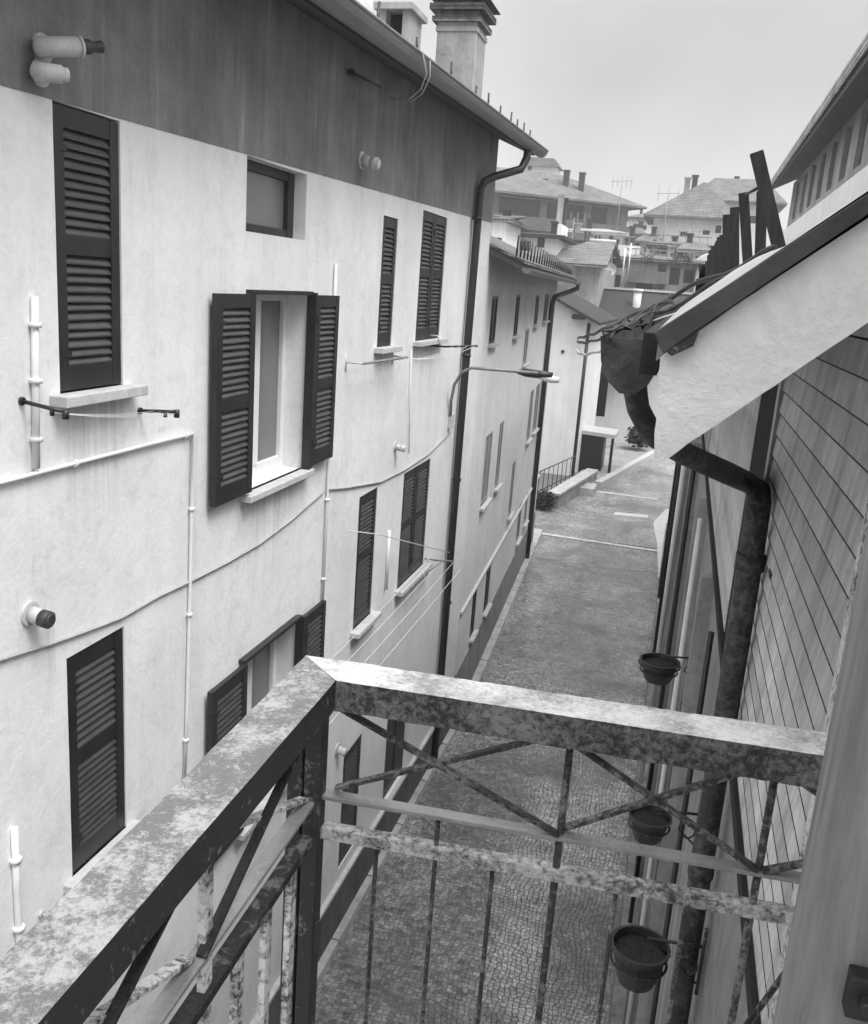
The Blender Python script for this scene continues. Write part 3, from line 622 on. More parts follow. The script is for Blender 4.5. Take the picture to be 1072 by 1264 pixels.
b = MB(); p = oY(695, 434, Y3); b.tube([p, p + V(0, -.05, 0)], .07, 8); b.build('vent_hole', M_DARK, A3)
b = MB(); b.box((-4.5, Y3 - .4, zt(-4.5) - .34), (-4.0, Y3, zt(-4.5) - .16)); b.build('eave_bracket', M_SHUT, A3)
# ------------------------------------------------------------------ house facing us at the end of the lane
A4 = thing('end_house', (-1.5, 46, -7.8), 'low white house facing the lane end, half hidden behind the gutter and shed', 'house')
Y4 = 50.0
F4 = Face((-5, Y4, 0), (1, 0, 0), (0, -1, 0))
wz = [(5 + oY(775, 545, Y4).x, 5 + oY(785, 545, Y4).x, oY(780, 548, Y4).z, oY(780, 533, Y4).z), (5 + oY(737, 500, Y4).x, 5 + oY(748, 500, Y4).x, -6.3, -2.9)]
b = MB(); wallmesh(b, F4, 0, 6.3, -7.81, -2.2, [w + (.2,) for w in wz]); b.box((-5, Y4 + .3, -7.81), (1.3, Y4 + 7, -2.22)); b.build('wall', M_WALL3, A4)
for w in wz: b = MB(); F4.box(b, w[0] + .001, w[1] - .001, w[2] + .001, w[3] - .001, -.15, -.08); b.build('window', M_DARK, A4)
b = MB(); q = [(-5.6, Y4 - 1.0, -2.45), (2.2, Y4 - 1.0, -2.45), (2.2, Y4 + 4, .22), (-5.6, Y4 + 4, .22)]; b.hexa(q, [V(*v) + V(0, 0, .18) for v in q]); q = [(-5.6, Y4 + 4.01, .22), (2.2, Y4 + 4.01, .22), (2.2, Y4 + 8, -2), (-5.6, Y4 + 8, -2)]; b.hexa(q, [V(*v) + V(0, 0, .18) for v in q]); ra = b.build('roof', M_ROOF_D, A4)
b = MB(); b.box((-5.6, Y4 + 3.8, .40), (2.2, Y4 + 4.2, .52)); b.build('ridge', M_STONE, ra)
pc = oY(786, 376, Y4 + 2.5); b = MB(); b.tube([V(pc.x, Y4 + 2.5, -1.2), V(pc.x, Y4 + 2.5, .35)], .22, 10); b.tube([V(pc.x, Y4 + 2.5, .35), V(pc.x, Y4 + 2.5, .5)], .28, 10); b.build('chimney', M_WALL2, ra)
b = MB(); b.box((-4.6, Y4 - .8, -3.3), (-2.2, Y4 - .05, -3.15)); b.box((-4.6, Y4 - .8, -4.0), (-2.4, Y4 - .72, -3.3)); b.build('balcony', M_SHUT, A4)

# shed, low wall, railing, shrubs in the lane
ys = 41.0; s0, s1 = oY(716, 560, ys), oY(744, 560, ys); zt_ = oY(730, 536, ys).z
t = thing('shed', V((s0.x + s1.x) / 2, ys + .7, -7.8), 'small dark box shed with pale slab lid beside the lane', 'shed')
b = MB(); b.box((s0.x, ys, -7.81), (s1.x, ys + 1.5, zt_)); b.build('body', M_SHUT, t)
b = MB(); b.hexa([(s0.x - .05, ys - .2, zt_), (s1.x + .5, ys - .2, zt_ - .06), (s1.x + .5, ys + 1.7, zt_ - .06), (s0.x - .05, ys + 1.7, zt_)], [(s0.x - .05, ys - .2, zt_ + .16), (s1.x + .5, ys - .2, zt_ + .10), (s1.x + .5, ys + 1.7, zt_ + .10), (s0.x - .05, ys + 1.7, zt_ + .16)]); b.build('lid', M_STONE, t)
b = MB(); b.box((s1.x + .32, ys - .1, -7.81), (s1.x + .44, ys + .02, zt_ - .07)); b.build('post', M_METAL_D, t)
w0, w1 = oZ(688, 629, -7.8), oZ(736, 597, -7.8)
t = thing('low_wall', w0, 'low rubble wall with pale coping below the gabled house', 'wall')
def strip(b, p, q, wd, za, zb2):
    d = (q - p); d.z = 0; nn = V(-d.y, d.x, 0).normalized() * wd
    P0 = [V(p.x, p.y, 0), V(q.x, q.y, 0), V(q.x, q.y, 0) + nn, V(p.x, p.y, 0) + nn]
    b.hexa([v + V(0, 0, za) for v in P0], [v + V(0, 0, zb2) for v in P0])
b = MB(); strip(b, w0, w1, .4, -7.81, -7.28); b.build('masonry', M_DIRTY, t)
b = MB(); strip(b, w0 + V(.05, -.06, 0), w1 + V(.05, .02, 0), .5, -7.28, -7.19); b.build('coping', M_KERB, t)
b = MB(); b.prism([(-7.2, 30.5, -7.81), (w0.x - .42, w0.y + .1, -7.81), (w1.x - .42, w1.y, -7.81), (-7.2, 37.9, -7.81)], (0, 0, .42)); o = b.build('raised_bed', M_EARTH); o['kind'] = 'structure'
r0, r1 = oY(664, 606, 33), oY(708, 588, 37.3)
t = thing('garden_railing', V(r0.x, r0.y, -7.4), 'thin dark garden railing below the gabled white wall', 'railing')
for dz in (.25, 1.0): b = MB(); b.tube([V(r0.x, r0.y, -7.4 + dz), V(r1.x, r1.y, -7.4 + dz)], .022, 6); b.build('rail', M_METAL_D, t)
for k in range(9):
    p = r0.lerp(r1, k / 8); b = MB(); b.tube([V(p.x, p.y, -7.4), V(p.x, p.y, -6.4)], .016, 6); b.build('baluster', M_METAL_D, t)
def shrub(c, r, n, label, sq=.8):
    t = thing('shrub', V(c[0], c[1], c[2]), label, 'shrub')
    b = MB()
    for i in range(n):
        d = V(random.gauss(0, 1), random.gauss(0, 1), random.gauss(0, 1)).normalized() * r * (random.random() ** .4) * random.uniform(.75, 1.1); p = V(c[0], c[1], c[2] + r * sq) + V(d.x, d.y, d.z * sq)
        a = V(random.gauss(0, 1), random.gauss(0, 1), random.gauss(0, 1)).normalized(); u = a.orthogonal().normalized(); w = a.cross(u); s_ = r * random.uniform(.10, .2)
        b.face([p - u * s_, p + w * s_ * .5, p + u * s_, p - w * s_ * .5])
    b.build('foliage', M_LEAF, t); b = MB(); b.tube([(c[0], c[1], c[2] - .05), (c[0], c[1], c[2] + r)], .03, 6); b.build('stem', M_STAKE, t)
c_ = oZ(674, 626, -7.8); shrub((c_.x, c_.y - .5, -7.78), .45, 600, 'dark low shrub at the corner below the second downpipe')
shrub((-1.62, 48.3, -7.5), .75, 700, 'round shrub in front of the white end house')
k0, k1 = oZ(742, 604, -7.8), oZ(836, 549, -7.8)
t = thing('low_wall', k0, 'pale kerb wall along the bend in front of the white end house', 'wall')
b = MB(); strip(b, k0, k1, .3, -7.81, -7.5); b.build('masonry', M_STONE, t)
b = MB(); b.prism([(k0.x - .3, k0.y, -7.81), (k1.x - .3, k1.y, -7.81), (k1.x - 3, k1.y, -7.81), (k0.x - 1.2, k0.y + 2, -7.81)], (0, 0, .2)); o = b.build('verge', M_DIRTY); o['kind'] = 'structure'
p = oZ(722, 612, -7.8); b = MB(); b.box(p + V(-.5, 0, -.01), p + V(.35, 1.2, .32)); tag(b.build('stone_step', M_KERB, None, .03), 'grey stone step at the foot of the box shed', 'step')

# ------------------------------------------------------------------ cottage on the right: roof, cladding, gutter
XR = .33
A5 = thing('cottage', (1.4, 8, -7.8), 'old building on the right with board cladding, pale bargeboard and steep roof', 'house')
# roof line from the verge
kz = .79; rz = lambda x: -.012 + kz * x
ZC = -1.42                                  # bottom of the cladding
b = MB()
b.box((XR + .03, 1.60, -7.81), (3.9, 30, ZC - .03)); b.build('wall', M_OLD, A5)
b = MB(); z = ZC; k = 0
while z < .02:                               # lapped horizontal boards
    z1 = min(z + .0725, .06) - .003
    b.hexa([(XR + .03, 1.60, z), (XR, 1.60, z), (XR, 3.25, z), (XR + .03, 3.25, z)], [(XR + .03, 1.60, z1 - .003), (XR + .007, 1.60, z1 - .003), (XR + .007, 3.25, z1 - .003), (XR + .03, 3.25, z1 - .003)])
    z += .0725; k += 1
b.build('cladding', M_SIDE, A5)
b = MB(); b.box((XR + .031, 1.61, ZC - .05), (3.8, 29.9, .08)); b.build('inner_wall', M_DARK, A5)
b = MB(); b.box((XR - .008, 3.252, -7.7), (XR + .03, 3.331, .0)); b.build('corner_post', M_GREYBAR, A5)
b = MB(); b.box((XR + .006, 3.335, -1.41), (XR + .03, 4.1, .0)); b.build('corner_board', M_STAKE, A5)
b = MB(); b.box((XR + .012, 1.62, -7.0), (XR + .03, 3.25, ZC - .055)); b.build('lower_panel', M_GREYBAR, A5)
b = MB(); b.box((XR + .004, 3.34, -2.25), (XR + .03, 30, ZC - .055)); b.build('lower_band', M_GREYBAR, A5)
z = ZC
while z < -.05:
    b = MB(); b.box((XR - .0012, 1.61, z - .0029), (XR + .02, 3.245, z - .0012)); b.build('board_joint', M_IRON, A5); z += .0725

b = MB(); b.box((XR + .004, 4.105, ZC), (XR + .03, 8.6, -.05)); b.build('plank_wall', M_SIDE, A5)
b = MB(); b.box((XR + .004, 8.605, ZC), (XR + .03, 30, -.05)); b.build('plank_wall', M_DIRTY, A5)
b = MB(); b.box((XR - .015, 1.61, ZC - .05), (XR + .03, 3.25, ZC - .002)); b.box((XR - .015, 3.332, ZC - .05), (XR + .03, 30, ZC - .002)); b.build('ledge', M_STAKE, A5)
for (y, w, x, z0, z1) in ((5.2, .12, .26, -7.8, -1.5), (7.2, .3, .25, -7.8, -1.5), (10.5, .5, .24, -7.8, -1.5), (14.5, .5, .24, -7.8, -1.5), (19, .6, .24, -7.8, -1.5), (25, .8, .24, -7.8, -1.5)):
    b = MB(); b.box((x, y, z0), (XR + .03, y + w, z1)); b.build('pilaster', M_OLD, A5)
for (y, w, z0, z1) in ((3.6, 1.0, -7.8, -5.2), (6.0, .9, -4.6, -3.0), (8.6, 1.4, -7.8, -5.0), (12.2, 1.2, -4.8, -3.0), (16.5, 1.6, -7.8, -5.2), (21.5, 1.8, -4.8, -3.2)):
    b = MB(); b.box((XR - .004, y, z0), (XR + .03, y + w, z1)); d = b.build('door' if z0 < -7 else 'window', M_SHUT, A5)
b = MB(); b.box((.15, -1, -7.81), (XR + .03, 30, -7.0)); b.build('plinth', M_OLD, A5)
b = MB()
for (y, x, r, z0) in ((4.35, .29, .018, -1.45), (6.6, .27, .022, -1.45), (9.8, .25, .03, -1.45), (13.5, .24, .035, -1.6), (17.5, .22, .04, -1.6)):
    pass
for (y, x, r, m) in ((4.3, .295, .014, M_METAL_D), (6.7, .27, .020, M_PIPE_L), (9.6, .25, .025, M_METAL_D), (12.9, .2, .035, M_PIPE_L), (17.5, .2, .04, M_METAL_D), (22, .2, .06, M_METAL_D)):
    b = MB(); b.tube([(x, y, -1.5), (x, y, -7.0)], r, 8); b.build('wall_pipe', m, A5)
b = MB(); p = oX(855, 718, .30); b.tube([p + V(.02, 0, 0), p + V(-.05, 0, 0)], .05, 10); b.tube([p + V(.0, 0, .0), p + V(.02, .5, .0)], .015, 6); b.build('wall_lamp', M_WHITE, A5)
# near plaster wall beside the balcony
b = MB(); b.box((XR, -1.2, -7.81), (XR + .35, 1.555, .75)); b.build('near_wall', M_WALL, A5)
b = MB(); b.box((XR - .012, 1.556, -7.5), (XR + .03, 1.598, .0)); b.build('edge_strip', M_PEEL, A5)
# bargeboard (pale) and its dark trim, gable facing the camera
YB = 1.5
tl, blp = oY(815, 442, YB), oY(806, 578, YB)
def ex(p, x, s): return V(x, p.y, p.z + (x - p.x) * s)
s_up = .855; s_lo = .905
b = MB(); nb = 60; rj = random.Random(3)
lo_, up_ = [], []
for k in range(nb + 1):
    x = (k / nb) ** 1.6
    xl_ = blp.x + (1.9 - blp.x) * x; xu_ = tl.x + (1.9 - tl.x) * x
    j = lambda a: rj.uniform(-a, a) if 0 < k < nb else 0
    lo_.append(V(xl_, YB, blp.z + (1.9 - blp.x) * x * .905 + j(.0014))); up_.append(V(xu_, YB, tl.z + (1.9 - tl.x) * x * .865 + j(.001)))
ends = [tl.lerp(blp, k / 14) + V(rj.uniform(-.0009, .0009), 0, 0) for k in range(1, 14)]
b.prism(lo_ + up_[::-1] + ends, (0, .06, 0)); b.build('bargeboard', M_CONC, A5)
t0, t1 = oY(807, 411, YB - .02), oY(819, 437, YB - .02)
kk = .80
b = MB(); b.prism([t1 + V(0, 0, 0), V(1.9, YB - .02, t1.z + (1.9 - t1.x) * .845), V(1.9, YB - .02, t0.z + (1.9 - t0.x) * kk), t0], (0, .014, 0)); b.build('verge_trim', M_TRIM, A5, .002)
b = MB(); q_ = oY(822, 434, YB - .02); b.prism([q_, q_ + V(.045, 0, .033), q_ + V(.04, 0, .012), q_ + V(.01, 0, -.006)], (0, .035, 0)); b.build('verge_bracket', M_IRON, A5)
# roof planes (left slope up to a ridge, right slope down)
b = MB(); XE, XG = -.042, 2.2
q = [(XE, YB + .035, rz(XE) - .05), (XE, 17, rz(XE) - .05), (XG, 17, rz(XG) - .05), (XG, YB + .035, rz(XG) - .05)]
b.hexa(q, [V(*v) + V(0, 0, .045) for v in q])
q = [(XG, YB + .035, rz(XG) - .05), (XG, 17, rz(XG) - .05), (4.4, 17, rz(0) - .05), (4.4, YB + .035, rz(0) - .05)]
b.hexa(q, [V(*v) + V(0, 0, .045) for v in q])
roof5 = b.build('roof', M_ROOF_L, A5)
b = MB(); fz = lambda x, d: rz(x) - .004 + d
q = [(-.042, 1.497, fz(-.035, 0)), (-.035, 3.2, fz(-.035, 0)), (.15, 3.2, fz(.15, 0)), (.15, 1.497, fz(.15, 0))]
b.hexa(q, [(-.04, 1.497, fz(-.04, .006)), (-.03, 3.2, fz(-.03, .02)), (.15, 3.2, fz(.15, .036)), (.13, 1.497, fz(.13, .004))]); b.build('flashing', M_FLASH, roof5)
# gutter along the eave and its swan-neck downpipe
b = MB(); gc = oY(782, 418, 1.95)
b2 = []
gutter(b, lambda y: (gc.x, gc.z), 1.95, 26, .066, 10, 7, 1.75)
b.build('gutter', M_GUTR, A5)
b = MB(); b.beam((-.055, 1.62, -.09), (-.055, 26, -.09), .03, .07); b.build('fascia_board', M_STAKE, A5)
e0 = V(gc.x + .005, 2.02, gc.z - .08)
pts = [e0, oY(785, 486, 2.05), oY(788, 504, 2.08), oY(797, 522, 2.12), oY(811, 540, 2.2), oY(845, 560, 2.45), oY(900, 585, 2.85), oX(926, 597, .285), oX(936, 606, .285), oX(937, 620, .285), oX(927, 690, .285)]
last = pts[-1]; pts += [V(last.x, last.y, -3), V(last.x, last.y, -7.7)]
b = MB(); b.tube(pts, [.028, .0255, .025, .0255, .027, .030, .034, .037, .038, .038, .038, .038, .038], 16)
b.tube([V(last.x, last.y, -.80), V(last.x, last.y, -.75)], .046, 16)
b.tube([V(last.x, last.y, -1.9), V(last.x, last.y, -1.85)], .044, 16)
b.tube([V(last.x + .06, last.y - .03, -.76), V(XR, last.y - .2, -.76)], .008, 6)
b.build('downpipe', M_WORNP, A5)
# weathered stakes standing on the roof
stk = [((969, 296), (934, 188), 2.5, .031), ((940, 320), (941, 236), 3.0, .03), ((927, 322), (918, 238), 3.6, .034), ((910, 328), (907, 256), 4.6, .040), ((899, 334), (898, 265), 5.6, .046)]
for i, (pb, pt, Y, w) in enumerate(stk):
    p, q = oY(*pb, Y), oY(*pt, Y); p = V(p.x, p.y, min(p.z, rz(p.x) - .03)); b = MB(); b.beam(p, q, w, w * .7, (0, 1, 0)); o = b.build('wooden_stake', M_STAKE)
    tag(o, ['tall dark stake leaning left over the roof edge, nearest of the row', 'upright stake crossed by the leaning one, its foot at the roof edge', 'stake leaning slightly left with a short wire at its top, third in the row', 'straight dark stake just left of the wired one, fourth in the row', 'slim straight stake before the dense clump of short ones, fifth in the row'][i], 'stake', 'stakes along the cottage roof')
sh = [(893, 338, 292), (888, 340, 300), (884, 342, 306), (880, 344, 313), (876, 345, 320), (872, 346, 328), (868, 348, 336), (864, 349, 342)]
rs_ = random.Random(11)
for i in range(20):
    f = i / 19; x = 894 - 31 * f; yb = 338 + 12 * f; yt = 290 + 52 * f + rs_.uniform(-5, 6)
    Y = 2.9 * 112 / (x - 853); Y = min(Y, 15.5); p, q = oY(x, yb, Y), oY(x - 2 + rs_.uniform(-3, 3), yt, Y); b = MB(); p = V(p.x, p.y, min(p.z, rz(p.x) - .03)); b.beam(p, q, rs_.uniform(.035, .06) * Y / 9, .04, (0, 1, 0)); tag(b.build('wooden_stake', M_STAKE), 'short dark stake in the dense far clump at the end of the row', 'stake', 'short stakes in the far clump on the cottage roof')
p, q = oY(921, 240, 3.55), oY(936, 232, 3.0); b = MB(); b.tube([p, q], .005, 6); tag(b.build('tie_wire', M_CABLE_D), 'short dark wire tying the third stake to the leaning one', 'wire')
# cables slung across to the gabled house
ca = V(xr + .5, 30.7, oY(727, 418, 30.7).z)
for i, (px, py, Y, dz, m, r, lab) in enumerate(((958, 305, 2.3, .0, M_CABLE_D, .006, 'thick black cable slung from the gabled house to the stakes, upper one'), (952, 318, 2.2, -.04, M_CABLE_D, .005, 'black cable slung just under the thick one toward the roof edge'), (930, 333, 2.2, -.14, M_WIRE, .004, 'pale knotted cable drooping lowest beside the gutter'))):
    e = oY(px, py, Y); s_ = ca + V(0, 0, dz * 3); b = MB(); n = 40
    pp = []
    for k in range(n + 1):
        f = (k / n) ** 2; pp.append(e.lerp(s_, f) + V(0, 0, -(.05 + .05 * i) * 4 * f * (1 - f) + .012 * math.sin(k * .9 + i * 2) * min(1, k / 6)))
    b.tube(pp, [r * 1.1 + (.040 - r * .8) * (k / n) ** 2 for k in range(n + 1)], 6)
    if i == 2:
        for k in range(29, n): b.tube([pp[k] + V(0, 0, .01), pp[k] + V(0, .02, -.01 - .02 * (k / n))], [.006 + .02 * (k / n) ** 2] * 2, 5)
    tag(b.build('overhead_cable', m), lab, 'cable')
rt = random.Random(21); b = MB()
for k in range(6):                              # loose ends twisted round the end of the gutter
    pp = [oY(742 + rt.uniform(0, 12), 408 + rt.uniform(0, 16), 1.93)]
    for q in range(1, 9): pp.append(oY(742 + 11 * q + rt.uniform(-5, 5), 418 - 6.0 * q + rt.uniform(-8, 8) + (12 if q in (3, 5) and k % 2 else 0), 1.93 + .07 * q))
    b.tube(pp, .0022 + .0010 * (k % 2), 5)
tag(b.build('tangled_cable', M_CABLE_D), 'tangle of thin black cables twisted over the rusty gutter end', 'cable')
b = MB(); e0 = oZ(640, 660, -4.2) ; b.tube([V(-3.7, 24, -7.0), V(-1.6, 24.3, -7.15), (.3, 24.5, -7.1)], .006, 5)
tag(b.build('overhead_cable', M_CABLE_G), 'thin pale wire strung low across the cobbles from wall to wall', 'wire')

# hanging pots
def pot(c, r, h, label, ribs):
    t = thing('hanging_pot', c, label, 'flower pot', 'pots on wall brackets over the alley')
    b = MB(); n = 24
    prof = [(.62, 0), (.72, .18), (.84, .6), (.92, .86), (1.0, .88), (1.03, 1.0), (.93, 1.0), (.88, .8)]
    for i in range(len(prof) - 1):
        for k in range(n):
            a0, a1 = 2 * math.pi * k / n, 2 * math.pi * (k + 1) / n
            def q(i_, a): rr, zz = prof[i_]; return c + V(r * rr * math.cos(a), r * rr * math.sin(a), (zz - 1) * h)
            b.face([q(i, a0), q(i, a1), q(i + 1, a1), q(i + 1, a0)], True)
    b.face([c + V(r * .62 * math.cos(2 * math.pi * k / n), r * .62 * math.sin(2 * math.pi * k / n), -h) for k in range(n)][::-1])
    b.build('pot', M_POT, t)
    b = MB(); b.face([c + V(r * .89 * math.cos(2 * math.pi * k / n), r * .89 * math.sin(2 * math.pi * k / n), -h * .22) for k in range(n)]); b.build('soil', M_SOIL, t)
    b = MB()
    for zz, rr in ((-.18, 1.0), (-.5, .9)) if ribs else ((-.42, .93),):
        b.tube([c + V(r * rr * 1.03 * math.cos(2 * math.pi * k / n), r * rr * 1.03 * math.sin(2 * math.pi * k / n), zz * h) for k in range(n + 1)], r * .05, 6, False)
    b.build('ring', M_IRON, t)
    b = MB(); w = V(XR, c.y, c.z + .02)
    b.tube([c + V(r * .2, 0, .03), w + V(0, 0, .03)], .006, 6); b.tube([w + V(-.005, 0, .1), w + V(-.005, 0, -.16)], .007, 6)
    b.tube([w + V(-.01, 0, -.12)] + [w + V(-.05 - .035 * math.cos(a / 10 * 5), 0, -.06 + .035 * math.sin(a / 10 * 5)) for a in range(11)], .004, 6)
    b.tube([c + V(r * 1.02, 0, -.02), c + V(r * .2, 0, .03)], .005, 6)
    b.build('bracket', M_IRON, t)
pot(oX(815, 815, .10), .118, .13, 'dark ribbed pot hanging above the front handrail, farthest of the three', True)
pot(oX(803, 1006, .12), .093, .115, 'dark pot seen between the crossed bars of the front railing', False)
pot(oX(791, 1166, .12), .1, .145, 'dark pot on a scrolled bracket below the railing, nearest of the three', False)

# ------------------------------------------------------------------ balcony
A6 = thing('balcony', (-.05, .3, -1.6), 'small iron balcony with rusty flaking railings in the foreground', 'balcony')
C = V(-.448, 1.161, 0); fd = V(.698, .046, 0).normalized(); fn = V(fd.y, -fd.x, 0)      # front rail direction, inward normal
def FR(s, z, n=0): q = C + fd * s + fn * n; return V(q.x, q.y, z)
LF = .775
sd = V(.018, -.68, 0).normalized(); sn = V(-sd.y, sd.x, 0)
def SR(s, z, n=0): q = C + sd * s + sn * n; return V(q.x, q.y, z)
def railbar(f, s0, s1, w, z0, z1, top, side, name, mitre=0):
    b = MB(); n = 60; hw = w / 2
    for i in range(n):
        m0 = s0 + .06
        a, c = (s0, m0) if i == 0 else (m0 + (s1 - m0) * (i - 1) / (n - 1), m0 + (s1 - m0) * i / (n - 1))
        ao = a - (hw if mitre and i == 0 else 0) * mitre; 
        ai = a + (hw if mitre and i == 0 else 0) * mitre
        wb = lambda s_, k_: .0005 * math.sin(s_ * 61 + k_ * 2.1) + .0005 * math.sin(s_ * 173 + k_ * 4.7) + .0010 * math.sin(s_ * 7 + k_) + .0003 * math.sin(s_ * 297 + k_ * 9)
        if a == s0: jl = [0, 0, wb(c, 1), wb(c, 2)]
        else: jl = [wb(a, 2), wb(a, 1), wb(c, 1), wb(c, 2)]
        pts = [(ao, -hw), (ai, hw), (c, hw), (c, -hw)]
        T = [f(s, z1 + jj * .5, nn + (jj if nn > 0 else -jj) * .7) for (s, nn), jj in zip(pts, jl)]; B = [f(s, z0 + jj * 1.4, nn + (jj if nn > 0 else -jj) * .7) for (s, nn), jj in zip(pts, jl)]
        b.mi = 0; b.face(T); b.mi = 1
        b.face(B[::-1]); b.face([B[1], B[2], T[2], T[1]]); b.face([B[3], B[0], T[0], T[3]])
        if i == 0: b.face([B[0], B[1], T[1], T[0]])
        if i == n - 1: b.face([B[2], B[3], T[3], T[2]])
    return b.build(name, [top, side], A6)
railbar(FR, 0, LF, .07, -.597, -.55, M_RAILW, M_RAILF, 'handrail', 1)
railbar(SR, 0, 1.9, .07, -.597, -.55, M_RAILT, M_IRON, 'handrail', 1)
zf = -1.56
b = MB(); b.box((-.487, 1.145, zf), (-.463, 1.172, -.598)); b.build('post', M_IRON, A6, .002)
b = MB(); b.box((-.458, 1.14, zf), (-.4325, 1.168, -.598)); b.build('post', M_IRON, A6, .002)
def flat(f, s0, s1, z, w, th, m, name): b = MB(); b.ob(f(s0, z - th / 2, -w / 2), f(s1, z - th / 2, -w / 2) - f(s0, z - th / 2, -w / 2), f(s0, z - th / 2, w / 2) - f(s0, z - th / 2, -w / 2), V(0, 0, th)); return b.build(name, m, A6, .0015)
flat(FR, .0, LF, -.752, .022, .007, M_GREYBAR, 'rail'); flat(FR, .0, LF, -.812, .022, .019, M_LOWR, 'rail'); flat(FR, .03, LF, -1.50, .020, .014, M_LOWR, 'rail')
flat(SR, .03, 1.9, -.752, .022, .007, M_GREYBAR, 'rail'); flat(SR, .03, 1.9, -.812, .024, .014, M_RUST, 'rail'); flat(SR, .03, 1.9, -1.50, .020, .014, M_LOWR, 'rail')
M_WORN = peeling('worn_flat_bar', .20, .02, .84, 1.0, 110, .45, .5, 12, .6)
def brace(f, s0, z0, s1, z1, n, m=M_WORN, w=.013, th=.006):
    b = MB(); p, q = f(s0, z0, n), f(s1, z1, n); u = (f(0, 0, 1) - f(0, 0, 0)); b.beam(p, q, w, th, (u.cross(q - p)).normalized()); return b.build('cross_brace', m, A6, .001)
for (s0, s1) in ((.03, .366), (.372, .638), (.644, LF)):
    if s1 < .7:
        brace(FR, s0, -.603, s1, -.747, .006); brace(FR, s0, -.742, s1 - .02, -.60, -.006)
    else:
        brace(FR, s0, -.747, s1, -.69, .006); brace(FR, s0 + .01, -.60, s1, -.67, -.006)
    b = MB()
for s0 in (.03, .375, .72, 1.065): brace(SR, s0, -.603, s0 + .34, -.747, .006, M_RUST); brace(SR, s0, -.747, s0 + .34, -.603, -.006, M_PEEL, .016)
fs = [.1, .19, .276, .367, .455, .553, .64, .72]
for i, s in enumerate(fs):
    b = MB(); top = -.597 if i in (3, 6) else (-.755 if i in (1,) else -.815); b.tube([FR(s, -1.50), FR(s, top)], .0036 if i not in (3, 6) else .0055, 8); b.build('baluster', M_WORN, A6)
for i in range(17):
    s = .075 + i * .088; b = MB(); top = -.597 if i % 4 == 3 else -.815
    b.ob(SR(s, -1.50, -.005), SR(s + .02, -1.5, -.005) - SR(s, -1.5, -.005), SR(s, -1.5, .005) - SR(s, -1.5, -.005), V(0, 0, top + 1.5)); b.build('baluster', M_PEEL, A6, .001)
b = MB(); b.hexa([(-.52, -1.2, -1.72), (XR - .002, -1.2, -1.72), (XR - .002, 1.28, -1.72), (-.52, 1.24, -1.72)], [(-.52, -1.2, -1.57), (XR - .002, -1.2, -1.57), (XR - .002, 1.28, -1.57), (-.52, 1.24, -1.57)]); fl = None
# the slab is short so that the alley shows between the bars
b = MB(); b.hexa([(-.50, -1.2, -1.68), (XR - .002, -1.2, -1.68), (XR - .002, 1.24, -1.68), (-.50, 1.2, -1.68)], [(-.50, -1.2, -1.565), (XR - .002, -1.2, -1.565), (XR - .002, 1.24, -1.565), (-.50, 1.2, -1.565)]); b.build('floor_slab', M_KERB, A6)
# diagonal stay rod near the wall
b = MB(); b.tube([oY(985, 1180, 1.28), oY(915, 1275, 1.24)], .005, 6); b.build('stay_rod', M_IRON, A6)

# ------------------------------------------------------------------ open shutter leaf at the right, close to the camera
t = thing('door_leaf', (.2, .6, -1.56), 'open weathered wooden door leaf at the right edge, close to the viewer', 'door')
b = MB(); b.box((.1285, .60, -1.56), (.1285 + .16, .635, .62)); b.build('leaf', M_BROWN, t, .004)
p = oY(1055, 1215, .6); b = MB(); b.box((p.x - .006, .585, p.z - .016), (p.x + .03, .5995, p.z + .016)); b.tube([(p.x + .004, .575, p.z), (p.x + .004, .59, p.z)], .005, 8); b.build('latch', M_METAL_D, t, .001)

# ------------------------------------------------------------------ background buildings
def fwall(tl, tr, Y0, Y1):                       # two top pixels at given distances
    return oY(*tl, Y0), oY(*tr, Y1)
def hiphouse(name, label, tl, tr, Yl, Yr, zbase, depth, rh, ov, mw, mr, inset=.5, cat='house'):
    p, q = fwall(tl, tr, Yl, Yr); u = (q - p); u.z = 0; L = u.length; u.normalize(); n = V(u.y, -u.x, 0)
    if n.y > 0: n = -n
    z = (p.z + q.z) / 2; t = thing(name, V(p.x, p.y, zbase), label, cat)
    F = Face((p.x, p.y, 0), u, n)
    return t, F, L, z
def hiproof(b, F, L, z, depth, ov, rh, hip):
    a = [F.P(-ov, z, ov), F.P(L + ov, z, ov), F.P(L + ov, z, -depth - ov), F.P(-ov, z, -depth - ov)]
    r0, r1 = F.P(hip[0], z + rh, -depth / 2), F.P(L - hip[1], z + rh, -depth / 2)
    lo = [v + V(0, 0, -.18) for v in a]
    b.face([a[0], a[1], r1, r0]); b.face([a[2], a[3], r0, r1]); b.face([a[1], a[2], r1]); b.face([a[3], a[0], r0])
    for i in range(4): j = (i + 1) % 4; b.face([lo[i], lo[j], a[j], a[i]])
    b.face(lo[::-1])
